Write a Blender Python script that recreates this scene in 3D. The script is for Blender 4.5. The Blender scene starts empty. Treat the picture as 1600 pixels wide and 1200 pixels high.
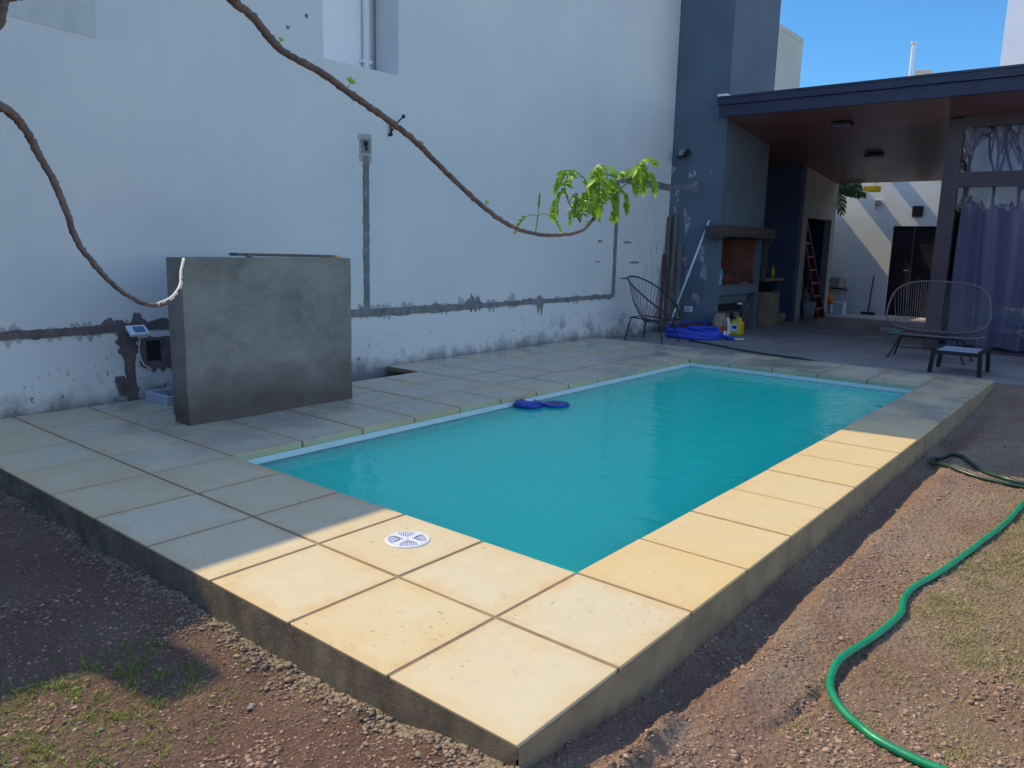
import bpy, math, random
import numpy as np
from mathutils import Vector, Matrix
random.seed(7); rng = np.random.default_rng(7)
sc = bpy.context.scene
col = sc.collection
# ------------------------------------------------------------------ camera
cam_d = bpy.data.cameras.new("camera"); cam = bpy.data.objects.new("camera", cam_d); col.objects.link(cam)
CL = Vector((-1.43459, -1.11417, 1.27821))
yaw, pitch, roll = 0.680546, -0.176747, 0.023547
fw = Vector((math.cos(pitch)*math.cos(yaw), math.cos(pitch)*math.sin(yaw), math.sin(pitch)))
r0 = fw.cross(Vector((0, 0, 1))).normalized(); u0 = r0.cross(fw)
rr = r0*math.cos(roll)+u0*math.sin(roll); uu = -r0*math.sin(roll)+u0*math.cos(roll)
M = Matrix((rr, uu, -fw)).transposed().to_4x4(); M.translation = CL
cam.matrix_world = M
cam_d.sensor_width = 36; cam_d.lens = 1208.467/1600*36
cam_d.clip_start = 0.05; cam_d.clip_end = 3000
sc.camera = cam
# ------------------------------------------------------------------ light
SUN = Vector((-0.136, 0.85, 1.0)).normalized()
w = bpy.data.worlds.new("World"); sc.world = w; w.use_nodes = True
wn = w.node_tree.nodes; wl = w.node_tree.links
sky = wn.new("ShaderNodeTexSky"); sky.sky_type = 'NISHITA'; sky.sun_disc = False
sky.sun_elevation = math.asin(SUN.z); sky.sun_rotation = math.atan2(SUN.x, SUN.y)
sky.altitude = 0; sky.air_density = 1.0; sky.dust_density = 0.4; sky.ozone_density = 1.3
hsv = wn.new("ShaderNodeHueSaturation"); hsv.inputs["Saturation"].default_value = 1.02
wl.new(sky.outputs[0], hsv.inputs["Color"]); tcw = wn.new("ShaderNodeTexCoord"); dp = wn.new("ShaderNodeVectorMath"); dp.operation = 'DOT_PRODUCT'; dp.inputs[1].default_value = (.94, .25, .2)
wl.new(tcw.outputs["Generated"], dp.inputs[0]); mr = wn.new("ShaderNodeMapRange"); mr.interpolation_type = 'SMOOTHSTEP'
mr.inputs["From Min"].default_value = .62; mr.inputs["From Max"].default_value = .93; wl.new(dp.outputs["Value"], mr.inputs["Value"])
mxw = wn.new("ShaderNodeMix"); mxw.data_type = 'RGBA'; mxw.blend_type = 'MULTIPLY'; wl.new(mr.outputs[0], mxw.inputs[0]); mxw.inputs[7].default_value = (.22, .44, .62, 1)
wl.new(hsv.outputs[0], mxw.inputs[6])
dp2 = wn.new("ShaderNodeVectorMath"); dp2.operation = 'DOT_PRODUCT'; dp2.inputs[1].default_value = (-.93, -.25, .2)
wl.new(tcw.outputs["Generated"], dp2.inputs[0]); mr2 = wn.new("ShaderNodeMapRange"); mr2.interpolation_type = 'SMOOTHSTEP'
mr2.inputs["From Min"].default_value = .8; mr2.inputs["From Max"].default_value = .97; wl.new(dp2.outputs["Value"], mr2.inputs["Value"])
mx2 = wn.new("ShaderNodeMix"); mx2.data_type = 'RGBA'; mx2.blend_type = 'MULTIPLY'; wl.new(mr2.outputs[0], mx2.inputs[0]); mx2.inputs[7].default_value = (.38, .58, .85, 1)
wl.new(mxw.outputs[2], mx2.inputs[6]); wl.new(mx2.outputs[2], wn["Background"].inputs[0]); wn["Background"].inputs[1].default_value = 0.15
sd = bpy.data.lights.new("sun", 'SUN'); sd.energy = 2.25; sd.angle = math.radians(0.55); sd.color = (1.0, 0.82, 0.475)
so = bpy.data.objects.new("sun", sd); col.objects.link(so)
so.rotation_euler = SUN.to_track_quat('Z', 'Y').to_euler(); so.location = (0, 0, 12)
sc.view_settings.view_transform = 'Standard'; sc.view_settings.look = 'None'
sc.view_settings.exposure = 0.92; sc.view_settings.gamma = 1
sc.cycles.max_bounces = 8

# ------------------------------------------------------------------ materials
class NT:
    def __init__(s, name):
        s.m = bpy.data.materials.new(name); s.m.use_nodes = True
        s.n = s.m.node_tree.nodes; s.l = s.m.node_tree.links
        s.p = s.n["Principled BSDF"]; s.out = s.n["Material Output"]
        s.tc = s.n.new("ShaderNodeTexCoord"); s.geo = None
    def world(s):
        if not s.geo: s.geo = s.n.new("ShaderNodeNewGeometry")
        return s.geo.outputs["Position"]
    def noise(s, scale, detail=4, rough=.55, vec=None, dist=0):
        t = s.n.new("ShaderNodeTexNoise"); t.inputs["Scale"].default_value = scale
        t.inputs["Detail"].default_value = detail; t.inputs["Roughness"].default_value = rough
        t.inputs["Distortion"].default_value = dist
        s.l.new(vec if vec is not None else s.world(), t.inputs["Vector"]); return t.outputs["Fac"]
    def voro(s, scale, vec=None, feat='F1', out="Distance"):
        t = s.n.new("ShaderNodeTexVoronoi"); t.feature = feat; t.inputs["Scale"].default_value = scale
        s.l.new(vec if vec is not None else s.world(), t.inputs["Vector"]); return t.outputs[out]
    def mapv(s, sx, sy, sz, loc=(0, 0, 0)):
        t = s.n.new("ShaderNodeMapping"); t.inputs["Scale"].default_value = (sx, sy, sz); t.inputs["Location"].default_value = loc
        s.l.new(s.world(), t.inputs["Vector"]); return t.outputs[0]
    def ramp(s, fac, a, b, v0=0.0, v1=1.0):
        t = s.n.new("ShaderNodeMapRange"); t.inputs["From Min"].default_value = a; t.inputs["From Max"].default_value = b
        t.inputs["To Min"].default_value = v0; t.inputs["To Max"].default_value = v1
        s.l.new(fac, t.inputs["Value"]); return t.outputs[0]
    def math(s, op, a, b=None):
        t = s.n.new("ShaderNodeMath"); t.operation = op
        for i, v in enumerate((a, b)):
            if v is None: continue
            if isinstance(v, (int, float)): t.inputs[i].default_value = v
            else: s.l.new(v, t.inputs[i])
        return t.outputs[0]
    def sep(s, vec=None):
        t = s.n.new("ShaderNodeSeparateXYZ"); s.l.new(vec if vec is not None else s.world(), t.inputs[0]); return t.outputs
    def mix(s, fac, a, b, mode='MIX'):
        t = s.n.new("ShaderNodeMix"); t.data_type = 'RGBA'; t.blend_type = mode
        for sock, v in ((t.inputs[0], fac), (t.inputs[6], a), (t.inputs[7], b)):
            if isinstance(v, (int, float)): sock.default_value = v
            elif isinstance(v, tuple): sock.default_value = (*v, 1)
            else: s.l.new(v, sock)
        return t.outputs[2]
    def color(s, c):
        if isinstance(c, tuple): s.p.inputs["Base Color"].default_value = (*c, 1)
        else: s.l.new(c, s.p.inputs["Base Color"])
        return s
    def rough(s, r):
        if isinstance(r, (int, float)): s.p.inputs["Roughness"].default_value = r
        else: s.l.new(r, s.p.inputs["Roughness"])
        return s
    def bump(s, h, strength=.3, dist=.01):
        t = s.n.new("ShaderNodeBump"); t.inputs["Strength"].default_value = strength; t.inputs["Distance"].default_value = dist
        s.l.new(h, t.inputs["Height"])
        prev = s.p.inputs["Normal"]
        if prev.is_linked: s.l.new(prev.links[0].from_socket, t.inputs["Normal"])
        s.l.new(t.outputs[0], s.p.inputs["Normal"]); return s

def simple(name, c1, c2=None, scale=8, rough=.6, bump=.15, bscale=None, metal=0.0, dist=.004, spec=None):
    t = NT(name); c2 = c2 or tuple(x*.72 for x in c1)
    t.color(t.mix(t.ramp(t.noise(scale, 5, .6), .35, .65), c1, c2)).rough(t.ramp(t.noise(scale*2.3), .3, .7, rough-.06, min(1, rough+.08)))
    if bump: t.bump(t.noise(bscale or scale*6, 4), bump, dist)
    t.p.inputs["Metallic"].default_value = metal
    if spec is not None: t.p.inputs["Specular IOR Level"].default_value = spec
    return t.m

# white rendered party wall, weathered near its foot
def wall_mat():
    t = NT("white_render"); X = t.sep()
    base = t.mix(t.ramp(t.noise(.8, 4, .5), .35, .68), (.66, .675, .67), (.60, .63, .64))
    base = t.mix(t.ramp(t.noise(1.1, 6, .62, t.mapv(1, 1, .35)), .5, .75, 0, .35), base, (.50, .53, .54))
    base = t.mix(t.ramp(t.noise(7, 4, .6, t.mapv(1, 1, .05)), .58, .75, 0, .10), base, (.50, .53, .55))
    # lower band whiter
    low = t.ramp(X[2], .56, .5)
    base = t.mix(t.math('MULTIPLY', low, .6), base, (.70, .71, .72))
    # fine black specks and scrapes near the foot
    sp = t.ramp(t.noise(34, 3, .6, t.mapv(1, 1, .5)), .63, .66)
    reg = t.ramp(t.noise(2.6, 3), .44, .58)
    hgt = t.ramp(X[2], .55, .1)
    fleck = t.math('MULTIPLY', t.math('MULTIPLY', sp, reg), hgt)
    base = t.mix(fleck, base, (.06, .05, .05))
    # damp dirty foot
    foot = t.math('MULTIPLY', t.ramp(t.math('ADD', X[2], t.ramp(t.noise(5, 5, .65), .2, .8, -.14, .14)), .13, -.02), .75)
    base = t.mix(foot, base, (.16, .15, .15))
    # peeling streaks near the far end
    st = t.ramp(t.noise(22, 3, .6, t.mapv(1.6, 1, .16)), .60, .64)
    far = t.math('MULTIPLY', t.ramp(X[0], 8.9, 10.05), t.ramp(X[2], 2.3, 1.4))
    stf = t.math('MULTIPLY', st, far)
    base = t.mix(stf, base, (.10, .09, .10))
    # faint dark damp on far low part
    d2 = t.math('MULTIPLY', t.math('MULTIPLY', t.ramp(t.noise(3.3, 6, .7), .48, .6), t.ramp(X[0], 6.3, 7.2)), t.ramp(X[2], .42, .2))
    base = t.mix(t.math('MULTIPLY', d2, .6), base, (.14, .15, .16))
    sc1 = t.ramp(t.noise(9, 2, .5, t.mapv(1, 1, .8, (3.3, 0, 1.7))), .745, .76)
    base = t.mix(t.math('MULTIPLY', sc1, .07), base, (.25, .27, .3))
    t.color(base).rough(.86)
    t.bump(t.noise(60, 5, .6), .10, .003).bump(t.noise(1.6, 2, .5), .12, .03)
    return t.m
M_wall = wall_mat()
def patch_mat(name, a, b):
    t = NT(name)
    t.color(t.mix(t.ramp(t.noise(9, 6, .65), .35, .65), a, b)).rough(.92)
    t.bump(t.noise(70, 5, .7), .6, .006); return t.m
M_mortar = patch_mat("mortar_repair", (.24, .245, .25), (.135, .14, .15))
M_mortar_halo = patch_mat("thin_mortar_smear", (.46, .47, .48), (.33, .34, .35))
M_mortar_pale = patch_mat("pale_mortar_repair", (.40, .42, .43), (.33, .35, .36))
M_mortar_brown = patch_mat("damp_brown_mortar", (.19, .155, .155), (.10, .085, .09))
def concrete():
    t = NT("cast_concrete"); X = t.sep()
    base = t.mix(t.ramp(t.noise(2.0, 8, .74, t.mapv(1, 1, 1.7), .3), .36, .66), (.285, .26, .232), (.16, .149, .135))
    base = t.mix(t.ramp(t.noise(7, 6, .7, t.mapv(1, 1, .8)), .5, .75, 0, .6), base, (.31, .295, .26))
    # rising reddish damp
    damp = t.ramp(t.math('ADD', X[2], t.ramp(t.noise(2.6, 5, .6), .2, .8, -.16, .16)), .42, .08)
    base = t.mix(t.math('MULTIPLY', damp, .8), base, (.085, .062, .058))
    spk = t.ramp(t.noise(38, 2, .5), .74, .77)
    base = t.mix(spk, base, (.06, .05, .05))
    t.color(base).rough(t.ramp(t.noise(4), .3, .7, .6, .9))
    t.bump(t.noise(16, 7, .75, t.mapv(1, 1, 1.8)), .6, .014).bump(t.voro(55), .06, .003); return t.m
M_conc = concrete()
def tiles_mat():
    t = NT("sandstone_paver"); X = t.sep()
    cell = t.n.new("ShaderNodeTexWhiteNoise"); cell.noise_dimensions = '2D'
    fl = t.n.new("ShaderNodeVectorMath"); fl.operation = 'FLOOR'
    l = t.mapv(2, 2, 0); t.l.new(l, fl.inputs[0]); t.l.new(fl.outputs[0], cell.inputs[0])
    base = t.mix(t.ramp(t.noise(1.9, 5, .6), .34, .68), (.63, .55, .385), (.61, .465, .265))
    base = t.mix(t.ramp(cell.outputs[0], 0, 1, 0, .65), base, (.60, .56, .44))
    base = t.mix(t.ramp(t.noise(4.3, 5, .6), .55, .8, 0, .6), base, (.66, .63, .52))
    fxy = t.n.new("ShaderNodeVectorMath"); fxy.operation = 'FRACTION'; t.l.new(l, fxy.inputs[0]); FX = t.sep(fxy.outputs[0])
    ed = t.math('MAXIMUM', t.math('ABSOLUTE', t.math('SUBTRACT', FX[0], .5)), t.math('ABSOLUTE', t.math('SUBTRACT', FX[1], .5)))
    ed = t.math('MULTIPLY', t.ramp(t.math('ADD', ed, t.ramp(t.noise(5.5, 5, .65), .3, .7, -.09, .09)), .36, .52), t.ramp(t.noise(1.3, 3), .35, .6, .25, .85))
    base = t.mix(ed, base, (.61, .415, .215))
    blot = t.math('MULTIPLY', t.ramp(t.noise(2.7, 6, .7, None, .5), .54, .68), .55)
    base = t.mix(blot, base, (.66, .49, .27))
    strip_ = t.math('MULTIPLY', t.math('MULTIPLY', t.ramp(X[1], .51, .49), t.ramp(X[0], .99, 1.01, .15, 1)), t.ramp(t.noise(1.1, 4, .6), .3, .62, .25, .75))
    base = t.mix(strip_, base, (.66, .485, .235))
    # rub marks and pores
    po = t.math('MULTIPLY', t.ramp(t.noise(62, 2, .5, t.mapv(1, .45, 1)), .66, .70), t.ramp(t.noise(1.7, 2), .42, .56))
    base = t.mix(t.math('MULTIPLY', po, .7), base, (.25, .2, .13))
    gr = t.ramp(t.noise(11, 8, .8), .52, .78, 0, .42)
    base = t.mix(gr, base, (.38, .345, .29))
    # wet zone: hosed-down tiles on the far and wall side
    wetpos = t.math('MAXIMUM', t.math('MULTIPLY', t.ramp(X[1], 2.6, 3.4), t.ramp(X[0], .1, .9)), t.ramp(X[0], 4.75, 5.2))
    wet = t.math('MULTIPLY', wetpos, t.ramp(t.noise(2.1, 3, .5), .30, .62))
    base = t.mix(t.math('MULTIPLY', wet, .5), base, (.31, .31, .31))
    cool = t.math('MAXIMUM', t.ramp(X[1], 1.7, 2.4), t.ramp(X[0], 4.5, 5.0))
    t.color(base)
    t.rough(t.mix(wet, (.62, .62, .62), (.13, .13, .13)))
    t.p.inputs["Specular IOR Level"].default_value = .5
    b = t.n.new("ShaderNodeBump"); b.inputs["Distance"].default_value = .003; b.inputs["Strength"].default_value = .25
    t.l.new(t.noise(26, 6, .7), b.inputs["Height"]); t.l.new(b.outputs[0], t.p.inputs["Normal"])
    return t.m
M_tile = tiles_mat()
M_grout = patch_mat("grout", (.34, .245, .15), (.22, .16, .10))
def side_mat():
    t = NT("coping_underside_render"); X = t.sep()
    b = t.mix(t.ramp(t.noise(5, 5, .6), .35, .65), (.33, .25, .155), (.22, .165, .11))
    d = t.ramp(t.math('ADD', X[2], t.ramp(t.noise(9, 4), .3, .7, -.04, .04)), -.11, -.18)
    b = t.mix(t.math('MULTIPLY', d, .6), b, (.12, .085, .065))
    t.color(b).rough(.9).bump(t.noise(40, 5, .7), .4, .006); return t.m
M_side = side_mat()
def front_side():
    t = NT("rough_cement_edge")
    b = t.mix(t.ramp(t.noise(7, 6, .7), .35, .65), (.27, .24, .19), (.12, .105, .085))
    t.color(b).rough(.95).bump(t.noise(90, 6, .75), .9, .01).bump(t.noise(12, 4), .6, .02); return t.m
M_front = front_side()
def soil_mat():
    t = NT("turned_red_soil")
    b = t.mix(t.ramp(t.noise(2.3, 6, .65), .36, .66), (.34, .215, .165), (.44, .31, .24))
    b = t.mix(t.ramp(t.noise(1.1, 5, .6), .52, .7), b, (.43, .34, .26))
    b = t.mix(t.ramp(t.noise(45, 4, .7), .55, .75, 0, .7), b, (.18, .115, .09))
    X = t.sep()
    gz = t.math('MULTIPLY', t.ramp(t.math('ADD', X[1], t.ramp(t.noise(2, 3), .3, .7, -.2, .2)), -.42, -.75), t.ramp(t.noise(2.1, 5, .65), .42, .58))
    b = t.mix(t.math('MULTIPLY', gz, .32), b, (.37, .34, .18))
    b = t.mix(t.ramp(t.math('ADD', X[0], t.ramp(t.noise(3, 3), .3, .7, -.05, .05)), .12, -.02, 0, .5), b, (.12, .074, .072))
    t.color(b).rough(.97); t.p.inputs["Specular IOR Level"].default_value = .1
    t.bump(t.noise(70, 6, .8), 1.0, .022).bump(t.voro(48), .9, .018); return t.m
M_soil = soil_mat()
def vcol_mat(name, cols, rough=.9, trans=0):
    # colour picked per loose island
    t = NT(name); g = t.n.new("ShaderNodeNewGeometry")
    cr = t.n.new("ShaderNodeValToRGB"); e = cr.color_ramp.elements
    e[0].color = (*cols[0], 1); e[1].color = (*cols[-1], 1)
    for i, c in enumerate(cols[1:-1]): x = e.new((i+1)/(len(cols)-1)); x.color = (*c, 1)
    t.l.new(g.outputs["Random Per Island"], cr.inputs[0]); t.color(cr.outputs[0]).rough(rough)
    if trans:
        tr = t.n.new("ShaderNodeBsdfTranslucent"); t.l.new(cr.outputs[0], tr.inputs[0])
        ms = t.n.new("ShaderNodeMixShader"); ms.inputs[0].default_value = trans
        t.l.new(t.p.outputs[0], ms.inputs[1]); t.l.new(tr.outputs[0], ms.inputs[2]); t.l.new(ms.outputs[0], t.out.inputs[0])
    return t
def clod():
    t = vcol_mat("soil_clod", [(.34, .21, .16), (.22, .13, .10), (.42, .285, .22), (.27, .16, .125), (.50, .38, .31), (.30, .19, .15)], .97)
    t.p.inputs["Specular IOR Level"].default_value = .1
    t.bump(t.noise(160, 4, .7), .6, .004); return t.m
M_clod = clod()
M_stone = (lambda t: t.bump(t.noise(60, 5), .5, .004).m)(vcol_mat("grey_pebble", [(.32, .30, .28), (.22, .20, .19), (.42, .36, .32), (.30, .22, .18)], .85))
M_crumb = (lambda t: t.bump(t.noise(90, 5), .6, .004).m)(vcol_mat("cement_crumb", [(.26, .215, .17), (.19, .155, .125), (.33, .27, .21), (.22, .15, .115)], .95))
M_grass = vcol_mat("grass_blade", [(.10, .22, .015), (.20, .33, .03), (.30, .34, .08), (.13, .25, .02), (.36, .42, .08)], .55, .35).m
M_dry = vcol_mat("dry_grass_blade", [(.42, .36, .18), (.30, .33, .10), (.50, .42, .26), (.24, .30, .07)], .8, .25).m
def leafmat():
    t = vcol_mat("young_leaf", [(.19, .38, .025), (.30, .52, .04), (.24, .45, .04), (.38, .58, .07)], .4, .5)
    return t.m
M_leaf = leafmat()
M_stem = simple("green_stem", (.22, .33, .08), (.15, .24, .05), 40, .5)
def bark():
    t = NT("branch_bark")
    b = t.mix(t.ramp(t.noise(40, 5, .7), .35, .65), (.20, .145, .125), (.095, .068, .064))
    b = t.mix(t.ramp(t.noise(130, 3, .6), .6, .75, 0, .6), b, (.36, .30, .25))
    t.color(b).rough(.75).bump(t.noise(120, 5, .7), .7, .003); return t.m
M_bark = bark()
M_pale = simple("pale_tip_bark", (.86, .80, .72), (.74, .66, .58), 60, .6, .3)
def water():
    t = NT("murky_pool_water")
    p = t.p
    t.color((.025, .755, .545)); p.inputs["Roughness"].default_value = .04; p.inputs["IOR"].default_value = 1.33
    p.inputs["Subsurface Weight"].default_value = 1.0
    p.inputs["Subsurface Radius"].default_value = (.35, 1.0, 1.0); p.inputs["Subsurface Scale"].default_value = 1.2; p.inputs["Specular IOR Level"].default_value = .35
    t.bump(t.noise(6.5, 3, .5, t.mapv(1, .55, 1), .6), .48, .02).bump(t.noise(28, 2, .5, t.mapv(1, .5, 1)), .05, .006)
    return t.m
M_water = water()
M_liner = simple("pale_blue_pool_shell", (.72, .76, .80), (.66, .71, .76), 6, .35, .05)
def navy():
    t = NT("charcoal_painted_render"); X = t.sep()
    b = t.mix(t.ramp(t.noise(1.6, 5, .6), .35, .65), (.12, .16, .205), (.10, .132, .175))
    pe = t.ramp(t.noise(5.5, 5, .62, t.mapv(1, 1, .55, (0, 1.3, .4))), .57, .59)
    zone = t.math('MULTIPLY', t.math('MULTIPLY', t.ramp(X[2], 2.75, 2.5), t.ramp(X[2], .35, .6)), t.ramp(X[1], 4.28, 4.45))
    zone = t.math('MULTIPLY', zone, t.ramp(X[0], 10.2, 10.14))
    b = t.mix(t.math('MULTIPLY', pe, zone), b, (.42, .38, .37))
    t.color(b).rough(.8).bump(t.noise(50, 5, .6), .2, .004); return t.m
M_navy = navy()
M_navy2 = simple("navy_wall_paint", (.075, .09, .155), (.06, .075, .13), 2, .8, .1)
M_grey = simple("grey_painted_render", (.42, .40, .37), (.36, .345, .325), 1.6, .85, .15, 40)
M_white = simple("white_paint", (.90, .90, .88), (.85, .86, .85), 1.2, .85, .15, 50)
M_white2 = simple("bright_white_render", (.84, .86, .88), (.79, .82, .85), .9, .85, .1, 40)
M_fascia = simple("dark_metal_fascia", (.024, .030, .068), (.019, .024, .055), 2, .45, .05)
def wood(name, a, b, axis='y', rough=.45):
    t = NT(name)
    mp = {'y': (14, .8, 14), 'x': (.8, 14, 14), 'z': (14, 14, .8)}[axis]
    g = t.noise(1.6, 6, .65, t.mapv(*mp), .8)
    t.color(t.mix(t.ramp(g, .35, .68), a, b)).rough(rough).bump(g, .3, .004); return t
def soffit():
    t = wood("varnished_board_soffit", (.36, .16, .145), (.16, .075, .078), 'y', .35)
    X = t.sep(); f = t.math('FRACT', t.math('MULTIPLY', X[0], 9.5))
    gap = t.math('LESS_THAN', f, .12)
    c = t.p.inputs["Base Color"].links[0].from_socket
    bd = t.n.new("ShaderNodeTexWhiteNoise"); bd.noise_dimensions = '1D'; t.l.new(t.math('FLOOR', t.math('MULTIPLY', X[0], 9.5)), bd.inputs["W"])
    c = t.mix(t.math('MULTIPLY', bd.outputs[0], .45), c, (.34, .14, .10))
    t.color(t.mix(gap, c, (.015, .008, .008)))
    t.bump(t.math('SUBTRACT', 1, gap), .5, .006); return t.m
M_soffit = soffit()
M_frame = simple("dark_brown_metal_frame", (.10, .06, .068), (.08, .048, .058), 3, .4, .04)
def brick(name, a, b, mortar):
    t = NT(name); bt = t.n.new("ShaderNodeTexBrick")
    mp = t.n.new("ShaderNodeCombineXYZ"); X = t.sep()
    t.l.new(t.math('ADD', X[0], X[1]), mp.inputs[0]); t.l.new(X[2], mp.inputs[1]); t.l.new(mp.outputs[0], bt.inputs["Vector"])
    bt.inputs["Scale"].default_value = 1; bt.inputs["Brick Width"].default_value = .23; bt.inputs["Row Height"].default_value = .07; bt.inputs["Mortar Size"].default_value = .008
    bt.inputs["Color1"].default_value = (*a, 1); bt.inputs["Color2"].default_value = (*b, 1); bt.inputs["Mortar"].default_value = (*mortar, 1)
    soot = t.ramp(t.noise(3, 5), .4, .65, 0, .6)
    t.color(t.mix(soot, bt.outputs[0], (.05, .025, .022))).rough(.9).bump(bt.outputs["Fac"], -.4, .006); return t.m
M_firebrick = brick("sooty_firebrick", (.36, .12, .095), (.30, .10, .08), (.25, .10, .08))
M_oldwood = wood("charred_timber_beam", (.095, .078, .068), (.04, .034, .034), 'x', .9).m
M_plank = wood("grey_weathered_plank", (.22, .175, .145), (.10, .08, .075), 'z', .9).m
M_counter = wood("pine_counter_board", (.42, .24, .10), (.30, .16, .07), 'x', .6).m
M_floor = (lambda t: t.color(t.mix(t.ramp(t.noise(1.3, 6, .65), .35, .68), (.30, .265, .255), (.20, .175, .18))).rough(t.ramp(t.noise(2.2, 4), .35, .6, .45, .85)).bump(t.noise(30, 5, .7), .25, .005).m)(NT("stained_cement_floor"))
M_black = simple("black_plastic", (.018, .018, .02), (.012, .012, .014), 10, .45, .05)
M_blackmetal = simple("black_metal_rod", (.03, .03, .034), (.02, .02, .022), 20, .4, .05, metal=.3)
M_cord = simple("pale_woven_cord", (.17, .14, .14), (.13, .105, .11), 30, .6, .1)
M_cord_dark = simple("dark_woven_cord", (.17, .13, .15), (.12, .095, .11), 30, .6, .1)
M_alu = simple("pale_blue_aluminium", (.62, .74, .86), (.55, .68, .80), 10, .35, .05)
M_hosegreen = simple("green_garden_hose", (.0, .27, .13), (.0, .22, .11), 18, .38, .2, 60)
M_hosedark = simple("dark_green_hose", (.02, .065, .05), (.014, .048, .038), 18, .3, .1, 60)
M_hoseblue = simple("blue_corrugated_hose", (.02, .07, .55), (.015, .055, .45), 15, .4, .1)
M_blue = simple("royal_blue_plastic", (.012, .05, .40), (.01, .04, .33), 12, .35, .05)
M_floatcentre = simple("dark_grey_mesh_centre", (.10, .09, .10), (.06, .055, .07), 60, .7, .2)
M_plwhite = simple("white_plastic", (.72, .76, .84), (.66, .70, .78), 12, .4, .04)
M_skim = simple("lavender_white_plastic", (.70, .73, .86), (.66, .69, .82), 20, .4, .04)
M_pit = simple("shaded_plastic_recess", (.25, .29, .52), (.20, .24, .45), 20, .6, .0)
M_tower = simple("grey_green_render", (.42, .47, .45), (.36, .41, .40), .3, .9, .1, 5)
M_dark = simple("deep_recess", (.02, .018, .022), (.012, .01, .014), 8, .95, .1)
M_yellow = simple("yellow_plastic", (.62, .47, .02), (.52, .40, .02), 10, .4, .05)
M_orange = simple("orange_enamel", (.75, .25, .02), (.62, .20, .02), 10, .4, .05)
M_paper = simple("kraft_paper", (.30, .24, .18), (.20, .15, .12), 14, .85, .3, 30)
M_red = simple("faded_red_print", (.42, .09, .045), (.30, .06, .04), 14, .7, .2)
M_maroon = simple("maroon_vinyl", (.12, .035, .045), (.085, .025, .035), 10, .5, .1)
M_card = simple("brown_cardboard", (.30, .22, .15), (.24, .17, .115), 6, .85, .1)
M_ladder = simple("red_brown_ladder_timber", (.20, .05, .035), (.14, .035, .028), 12, .55, .1)
M_rung = simple("worn_pale_rung", (.42, .30, .25), (.30, .2, .17), 12, .6, .1)
M_panel = simple("blue_glass_panel", (.10, .22, .38), (.07, .16, .30), 30, .12, .02)
M_cloth = simple("dusty_mauve_curtain", (.74, .66, .68), (.64, .57, .59), 4, .9, .1)
M_cyan = simple("cyan_carton", (.02, .35, .50), (.02, .28, .42), 10, .5, .0)
M_log = simple("split_firewood", (.22, .15, .11), (.12, .085, .065), 25, .9, .4, 60)
M_box = simple("pale_blue_cement_board", (.45, .52, .62), (.36, .43, .54), 5, .8, .15)
M_plant = simple("banana_leaf", (.035, .09, .025), (.025, .065, .02), 8, .45, .2, 30)
M_mesh = simple("grey_sling_fabric", (.36, .38, .44), (.30, .32, .38), 60, .7, .2, 200)
M_pebblegrey = simple("brushed_steel", (.45, .45, .46), (.36, .36, .37), 20, .35, .05, metal=.8)
def glassm():
    t = NT("window_glass")
    fr = t.n.new("ShaderNodeFresnel"); fr.inputs[0].default_value = 1.5
    tr = t.n.new("ShaderNodeBsdfTransparent"); tr.inputs[0].default_value = (.86, .85, .92, 1)
    gl = t.n.new("ShaderNodeBsdfGlossy"); gl.inputs["Roughness"].default_value = .0
    b = t.n.new("ShaderNodeBump"); b.inputs["Strength"].default_value = .02; b.inputs["Distance"].default_value = .05
    t.l.new(t.noise(1.2, 2), b.inputs["Height"]); t.l.new(b.outputs[0], gl.inputs["Normal"])
    ms = t.n.new("ShaderNodeMixShader"); t.l.new(fr.outputs[0], ms.inputs[0]); t.l.new(tr.outputs[0], ms.inputs[1]); t.l.new(gl.outputs[0], ms.inputs[2])
    t.l.new(ms.outputs[0], t.out.inputs[0]); return t.m
M_glass = glassm()
M_tree = vcol_mat("tree_foliage", [(.04, .07, .02), (.07, .10, .03), (.05, .085, .025)], .7, .2).m

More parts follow.
